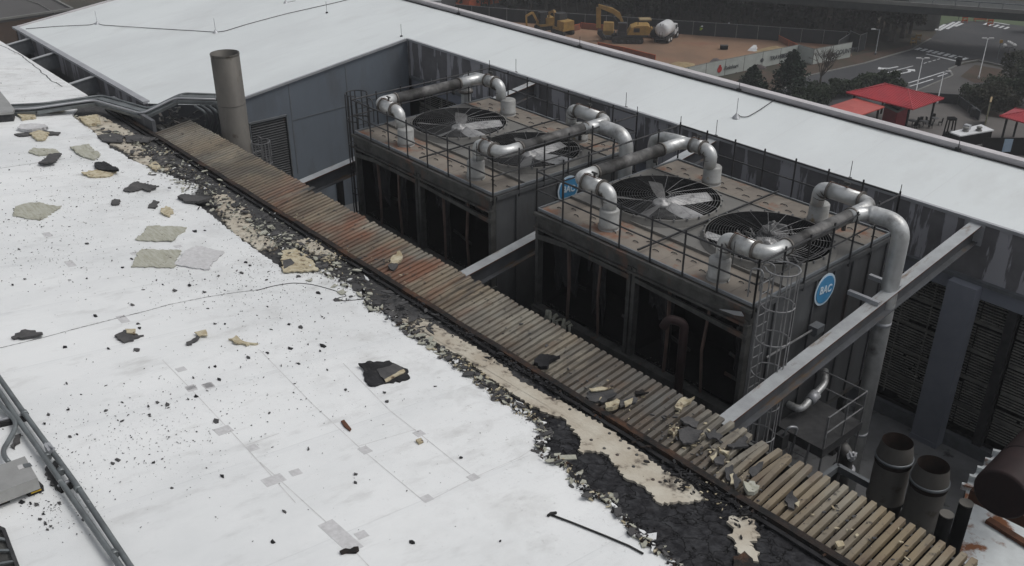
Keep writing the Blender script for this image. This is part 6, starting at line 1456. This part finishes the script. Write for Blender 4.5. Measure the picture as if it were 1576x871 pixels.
hip([(1538,178),(1640,206),(1700,190),(1562,166)], -20.9, .6, 'small red canopy cut off by the right edge', 'red_roof', ribs=True)
# red kiosk under the canopies
P_ = [G(1355,196),G(1375,206),G(1392,196),G(1372,188)]; t = root('red_kiosk', P_[0], 'dark red booth with a white trim top under the canopies', 'kiosk')
P2 = [Vector((p.x,p.y,GZ+2.5)) for p in P_]; mb = MB(); mb.prism(P2, 2.5); mb.build('wall','red_wall',t)
mb = MB(); [mb.beam(P2[i]+Vector((0,0,.05)),P2[(i+1)%4]+Vector((0,0,.05)),.18,.2) for i in range(4)]; mb.build('trim','concrete',t); mb = MB(); mb.prism([p+Vector((0,0,.02)) for p in P2],.02); mb.build('roof','black',t)
# food kiosk with white top
zt = GZ+2.6
P_ = [atz(x,y,zt) for x,y in ((1462,203),(1478,209),(1530,200),(1510,191))]; t = root('food_kiosk', G(1480,222), 'black kiosk with a flat white roof and two roof vents', 'kiosk')
mb = MB(); mb.prism(P_, .12); mb.build('roof','white_paint',t)
c = sum(P_,Vector())/4; mb = MB(); mb.prism([c+(p-c)*.94-Vector((0,0,.14)) for p in P_], 2.4); mb.build('wall','black',t)
for f_, l in ((.35,'vent'),(.65,'vent')):
    q = P_[0].lerp(P_[2],f_); mb = MB(); mb.lathe([(.32,0),(.32,.12),(.2,.14),(.2,.3),(.3,.34),(.28,.42),(0,.45)], q, 14); mb.build('roof_vent','concrete',t)
q = P_[0].lerp(P_[2],.38)+Vector((-.3,.6,0)); mb = MB(); mb.box((q.x-.3,q.y-.25,q.z),(q.x+.3,q.y+.25,q.z+.5)); mb.build('fan_box','cap',t)
mb = MB(); a_ = P_[1]-Vector((0,0,1.4)); b_ = P_[2]-Vector((0,0,1.4)); mb.beam(a_.lerp(b_,.1)+Vector((0,-.2,0)), a_.lerp(b_,.9)+Vector((0,-.2,0)), .4,.06); mb.build('counter','concrete',t)
# black standing frame beside kiosk
p, rz = place(1456,224); t = root('black_tower_heater', p, 'tall narrow black frame beside the white topped kiosk', 'frame', rz=rz)
mb = MB(); 
for x in (-.45,.45):
    for y in (-.4,.4): mb.beam((x,y,0),(x*.7,y*.7,3.1),.12,.12)
mb.box((-.4,-.35,2.9),(.4,.35,3.15)); mb.box((-.4,-.3,.0),(.4,.3,1.5)); LB(mb,'frame','black',t)
mb = MB(); mb.box((-.15,-.42,1.6),(.15,-.40,1.9)); LB(mb,'notice','label_white',t)
# blue notice on a dark hoarding
p, rz = place(1546,240); t = root('dark_hoarding', p, 'dark hoarding with a pale blue notice at the right edge', 'hoarding', rz=rz)
mb = MB(); mb.box((-2.6,-.06,0),(5,.06,2.0)); LB(mb,'panel','black',t); mb = MB(); mb.box((-.45,-.09,.5),(.45,-.065,1.9)); LB(mb,'notice','screen_blue',t)
# decorated board standing on the plaza
p, rz = place(1516,192,ang=62); t = root('mural_board', p, 'upright tan and green decorated board standing on the plaza', 'board', rz=rz)
mb = MB(); mb.box((-1.1,-.08,0),(1.1,.08,2.9)); LB(mb,'panel','banner_art',t); mb = MB(); mb.box((-1.12,-.1,2.9),(1.12,.1,3.0)); LB(mb,'top_edge','sand',t)
meshfence([(1395,156),(1430,158),(1473,161)],1.2,'mesh_black','low black screen fence at the far side of the plaza','fence','plaza_fence',postm='dark_steel')
meshfence([(1473,161),(1506,186)],1.1,'mesh_black','sloping plaza fence with a pale rail going down to the board','fence','plaza_fence',postm='steel_grey')
def patio(px, py, label):
    p, rz = place(px, py, ang=random.Random(px).uniform(0,90)); t = root('patio_set', p, label, 'patio table', rz=rz)
    mb = MB(); mb.lathe([(.5,.72),(.5,.75),(0,.75)],(0,0,0),14); LB(mb,'table_top','dark_steel',t)
    mb = MB(); mb.tube([(0,0,0),(0,0,.72)],.05,6); mb.lathe([(.3,0),(.3,.03),(0,.05)],(0,0,0),10); LB(mb,'table_leg','dark_steel',t)
    for k in range(3):
        a = k*2.1; x, y = .8*math.cos(a), .8*math.sin(a); mb = MB(); mb.box((x-.2,y-.2,.42),(x+.2,y+.2,.46)); mb.beam((x*1.2-.0,y*1.2,.44),(x*1.25,y*1.25,.95),.36,.04)
        for sx in (-.17,.17):
            for sy in (-.17,.17): mb.tube([(x+sx,y+sy,0),(x+sx,y+sy,.43)],.02,4)
        LB(mb,'stool','black',t)
patio(1403,195,'patio table with black stools closest to the red booth'); patio(1420,196,'patio table with black stools in the middle under the canopy'); patio(1436,191,'patio table with black stools under the right tip of the canopy')
p, rz = place(1497,180); t = root('litter_bin', p, 'dark litter bin beside the sloping plaza fence', 'bin', rz=rz); mb = MB(); mb.lathe([(.34,0),(.4,.95),(.42,1.0),(.3,1.15),(0,1.2)],(0,0,0),10); LB(mb,'body','dark_steel',t)
# small white surveillance mast beyond the parapet
p = atz(1234,160,-13); t = root('small_mast', G(1234,170), 'small white flag shaped mast head just beyond the roof parapet', 'mast')
q = Vector((p.x,p.y,0)); mb = MB(); mb.tube([(p.x,p.y,GZ),(p.x,p.y,-13)],.06,6); mb.build('pole','steel_grey',t); mb = MB(); mb.box((p.x,p.y-.1,-13.2),(p.x+.7,p.y+.1,-12.95)); mb.build('head','label_white',t)

# ------------------------------------------------------------------ vegetation
def leaves(mb, rr, c, rad, n, s0, s1, squash=1.0):
    for _ in range(n):
        while True:
            v = Vector((rr.uniform(-1,1),rr.uniform(-1,1),rr.uniform(-1,1)))
            if .25 < v.length < 1: break
        p = Vector(c)+Vector((v.x*rad,v.y*rad,v.z*rad*squash)); s_ = rr.uniform(s0,s1)
        a = Vector((rr.gauss(0,1),rr.gauss(0,1),rr.gauss(0,.6))).normalized()*s_; b_ = a.cross(Vector((rr.gauss(0,1),rr.gauss(0,1),rr.gauss(0,1)))).normalized()*s_*.7
        mb.add([p-a,p+b_,p+a*.9,p-b_],[(0,1,2,3)])
def branches(mb, rr, p, d, L_, r_, depth):
    if depth == 0 or L_ < .25: return
    q = p+d*L_; mb.tube([p, p.lerp(q,.5)+Vector((rr.uniform(-.05,.05),rr.uniform(-.05,.05),0))*L_, q], [r_, r_*.85, r_*.65], 5, cap=False)
    for _ in range(rr.randint(2,4)):
        dd = (d+Vector((rr.gauss(0,.42),rr.gauss(0,.42),rr.gauss(.1,.25)))).normalized(); branches(mb, rr, q, dd, L_*rr.uniform(.6,.85), r_*.6, depth-1)
def tree(px, py, h_, rad, label, m='leaf_dark', kind='round', seed=1, group=None, n=900, pos=None):
    rr = random.Random(seed); p = pos or G(px, py); t = root({'pine':'pine_tree','bare':'bare_tree','shrub':'shrub'}.get(kind,'tree'), Vector((p.x,p.y,GZ)), label, 'shrub' if kind == 'shrub' else 'tree', group)
    P0 = Vector((p.x,p.y,GZ))
    mb = MB()
    if kind == 'bare':
        branches(mb, rr, P0, Vector((0,0,1)), h_*.22, .16, 1)
        for k in range(7): branches(mb, rr, P0+Vector((0,0,h_*.2)), Vector((rr.gauss(0,.45),rr.gauss(0,.45),1)).normalized(), h_*.26, .09, 4)
        mb.build('trunk','bare_twig',t); return t
    mb.tube([P0,P0+Vector((.05,0,h_*.5)),P0+Vector((0,.05,h_*.95))],[.06*h_*.5+.05,.03*h_*.5,.02],7); 
    mb.build('stem' if kind == 'shrub' else 'trunk','bark',t); mb = MB()
    if kind == 'pine':
        for k in range(16):
            f = k/15; z = h_*(.12+.86*f); r2 = rad*(1-f)**.7*rr.uniform(.55,1.25)+.12
            for j in range(7):
                a = rr.uniform(0,6.28); c = P0+Vector((math.cos(a)*r2*.6, math.sin(a)*r2*.6, z+rr.uniform(-.2,.2))); leaves(mb, rr, c, r2*.42, int(n/100), .10, .24, .6)
    else:
        for k in range(22):
            a = rr.uniform(0,6.28); u = rr.random()**.5; z = h_*rr.uniform(.25,.9); w2 = rad*math.sin(min(1,z/h_*1.15)*math.pi*.85)**.5 if kind != 'shrub' else rad
            leaves(mb, rr, P0+Vector((math.cos(a)*u*w2*.75, math.sin(a)*u*w2*.75, z)), rad*rr.uniform(.25,.45), int(n/22), .09 if kind == 'shrub' else .14, .22 if kind == 'shrub' else .34, .8)
    mb.build('crown', m, t); return t
tree(1212,153,6.0,3.3,'dark conical pine standing just beyond the parapet, the larger of two','leaf_pine','pine',1,n=4200)
tree(1157,140,3.2,2.0,'small dark pine left of the larger one beyond the parapet','leaf_pine','pine',2,n=2600)
tree(1262,130,5.2,2,'leafless vase shaped tree in front of the banner',kind='bare',seed=3)
hedge = [(1195,168),(1232,163),(1250,158),(1268,153),(1286,150),(1304,147),(1322,144),(1338,140),(1352,137),(1366,138),(1380,142),(1240,172),(1262,166)]
hl = ['first','second']
for i, (x, y) in enumerate(hedge): tree(x, y, 1.7+.9*((i*7)%5)/4, 1.15+.4*((i*3)%4)/3, 'dense dark green shrub in the hedge behind the red canopies', 'leaf_shrub', 'shrub', 30+i, 'shrubs of the hedge behind the red canopies', n=1100)
for i, (x, y, h_, r_) in enumerate([(1495,165,3.0,1.9),(1508,172,3.0,1.8),(1520,160,3.6,2.2),(1535,168,3.4,2),(1550,158,4.0,2.4),(1566,150,4.6,2.4),(1580,160,4.5,2.4),(1560,135,4.8,2.2),(1576,128,5,2.4),(1545,178,2.6,1.6)]):
    tree(x, y, h_, r_, ['low bush nearest the plaza fence on the right bank','low bush directly behind the decorated board','bush behind the pair at the plaza fence','bush right of the decorated board','middle sized bush in the centre of the right bank','tall bush touching the right edge above the small canopy','tall bush at the right edge just behind the small canopy','topmost bush on the bank below the globe lamp','large bush in the upper right of the bank by the road','smallest bush between the board and the small red canopy'][i], 'leaf_dark' if i % 2 else 'leaf_shrub', 'shrub', 60+i, 'bushes on the bank right of the plaza', n=1300)
for i, (x, y, h_) in enumerate([(1352,62,12),(1372,64,13),(1388,58,12),(1364,50,13),(1340,48,13),(1400,52,9)]):
    tree(x, y, h_, 3.2, ['roadside tree just right of the cobra head lamp','roadside tree second from the overpass pier along the kerb','roadside tree nearest the overpass pier','tree standing back behind the cobra head lamp','leftmost roadside tree at the corner of the dark fence','short tree right beside the overpass pier'][i], 'leaf_dark', 'round', 90+i, 'roadside trees by the overpass', n=2000)
# the wood behind the lot: one mass
rr = random.Random(77); mb = MB(); mt = MB()
for row in range(6):
    for k in range(44):
        f = (k+rr.uniform(-.3,.3))/43; a_ = G(700,15); c_ = G(1350,58); q = a_.lerp(c_, f); dn = Vector((-(c_-a_).y,(c_-a_).x,0)).normalized(); dn = dn if dn.y > 0 else -dn
        q = q+dn*(4+row*4.5+rr.uniform(-1.5,1.5)); h_ = rr.uniform(8,14)+row; P0 = Vector((q.x,q.y,GZ))
        mt.tube([P0,P0+Vector((rr.uniform(-.4,.4),rr.uniform(-.4,.4),h_*.8))],[.2,.06],5,cap=False)
        if rr.random() < .35:
            for _ in range(5): branches(mt, rr, P0+Vector((0,0,h_*rr.uniform(.3,.7))), Vector((rr.gauss(0,.6),rr.gauss(0,.6),.8)).normalized(), h_*.14, .06, 3)
            if rr.random() < .5: continue
        for _ in range(9): leaves(mb, rr, P0+Vector((rr.uniform(-2,2),rr.uniform(-2,2),h_*rr.uniform(.08,1.0))), rr.uniform(1.2,2.2), 26, .2, .55, .9)
o = mb.build('woodland', 'leaf_dark'); tag(o, 'dark late autumn woodland rising behind the dirt lot', 'woodland', kind='stuff')
mt.build('woodland_stems', 'bark', o)
mb = MB(); mb.box((-425,-75,GZ-1.5), (155,425,14)); hz = mb.build('haze', 'black'); hz.data.materials.clear()
hm = bpy.data.materials.new('haze'); hm.use_nodes = True; hn = hm.node_tree; hn.nodes.remove(hn.nodes['Principled BSDF'])
pv = hn.nodes.new('ShaderNodeVolumePrincipled'); pv.inputs['Color'].default_value = (.88,.9,.93,1); pv.inputs['Density'].default_value = .00055; hn.links.new(pv.outputs[0], hn.nodes['Material Output'].inputs['Volume'])
hz.data.materials.append(hm); hz['kind'] = 'stuff'; hz['label'] = 'thin damp haze filling the air over the site'
bpy.context.view_layer.update()
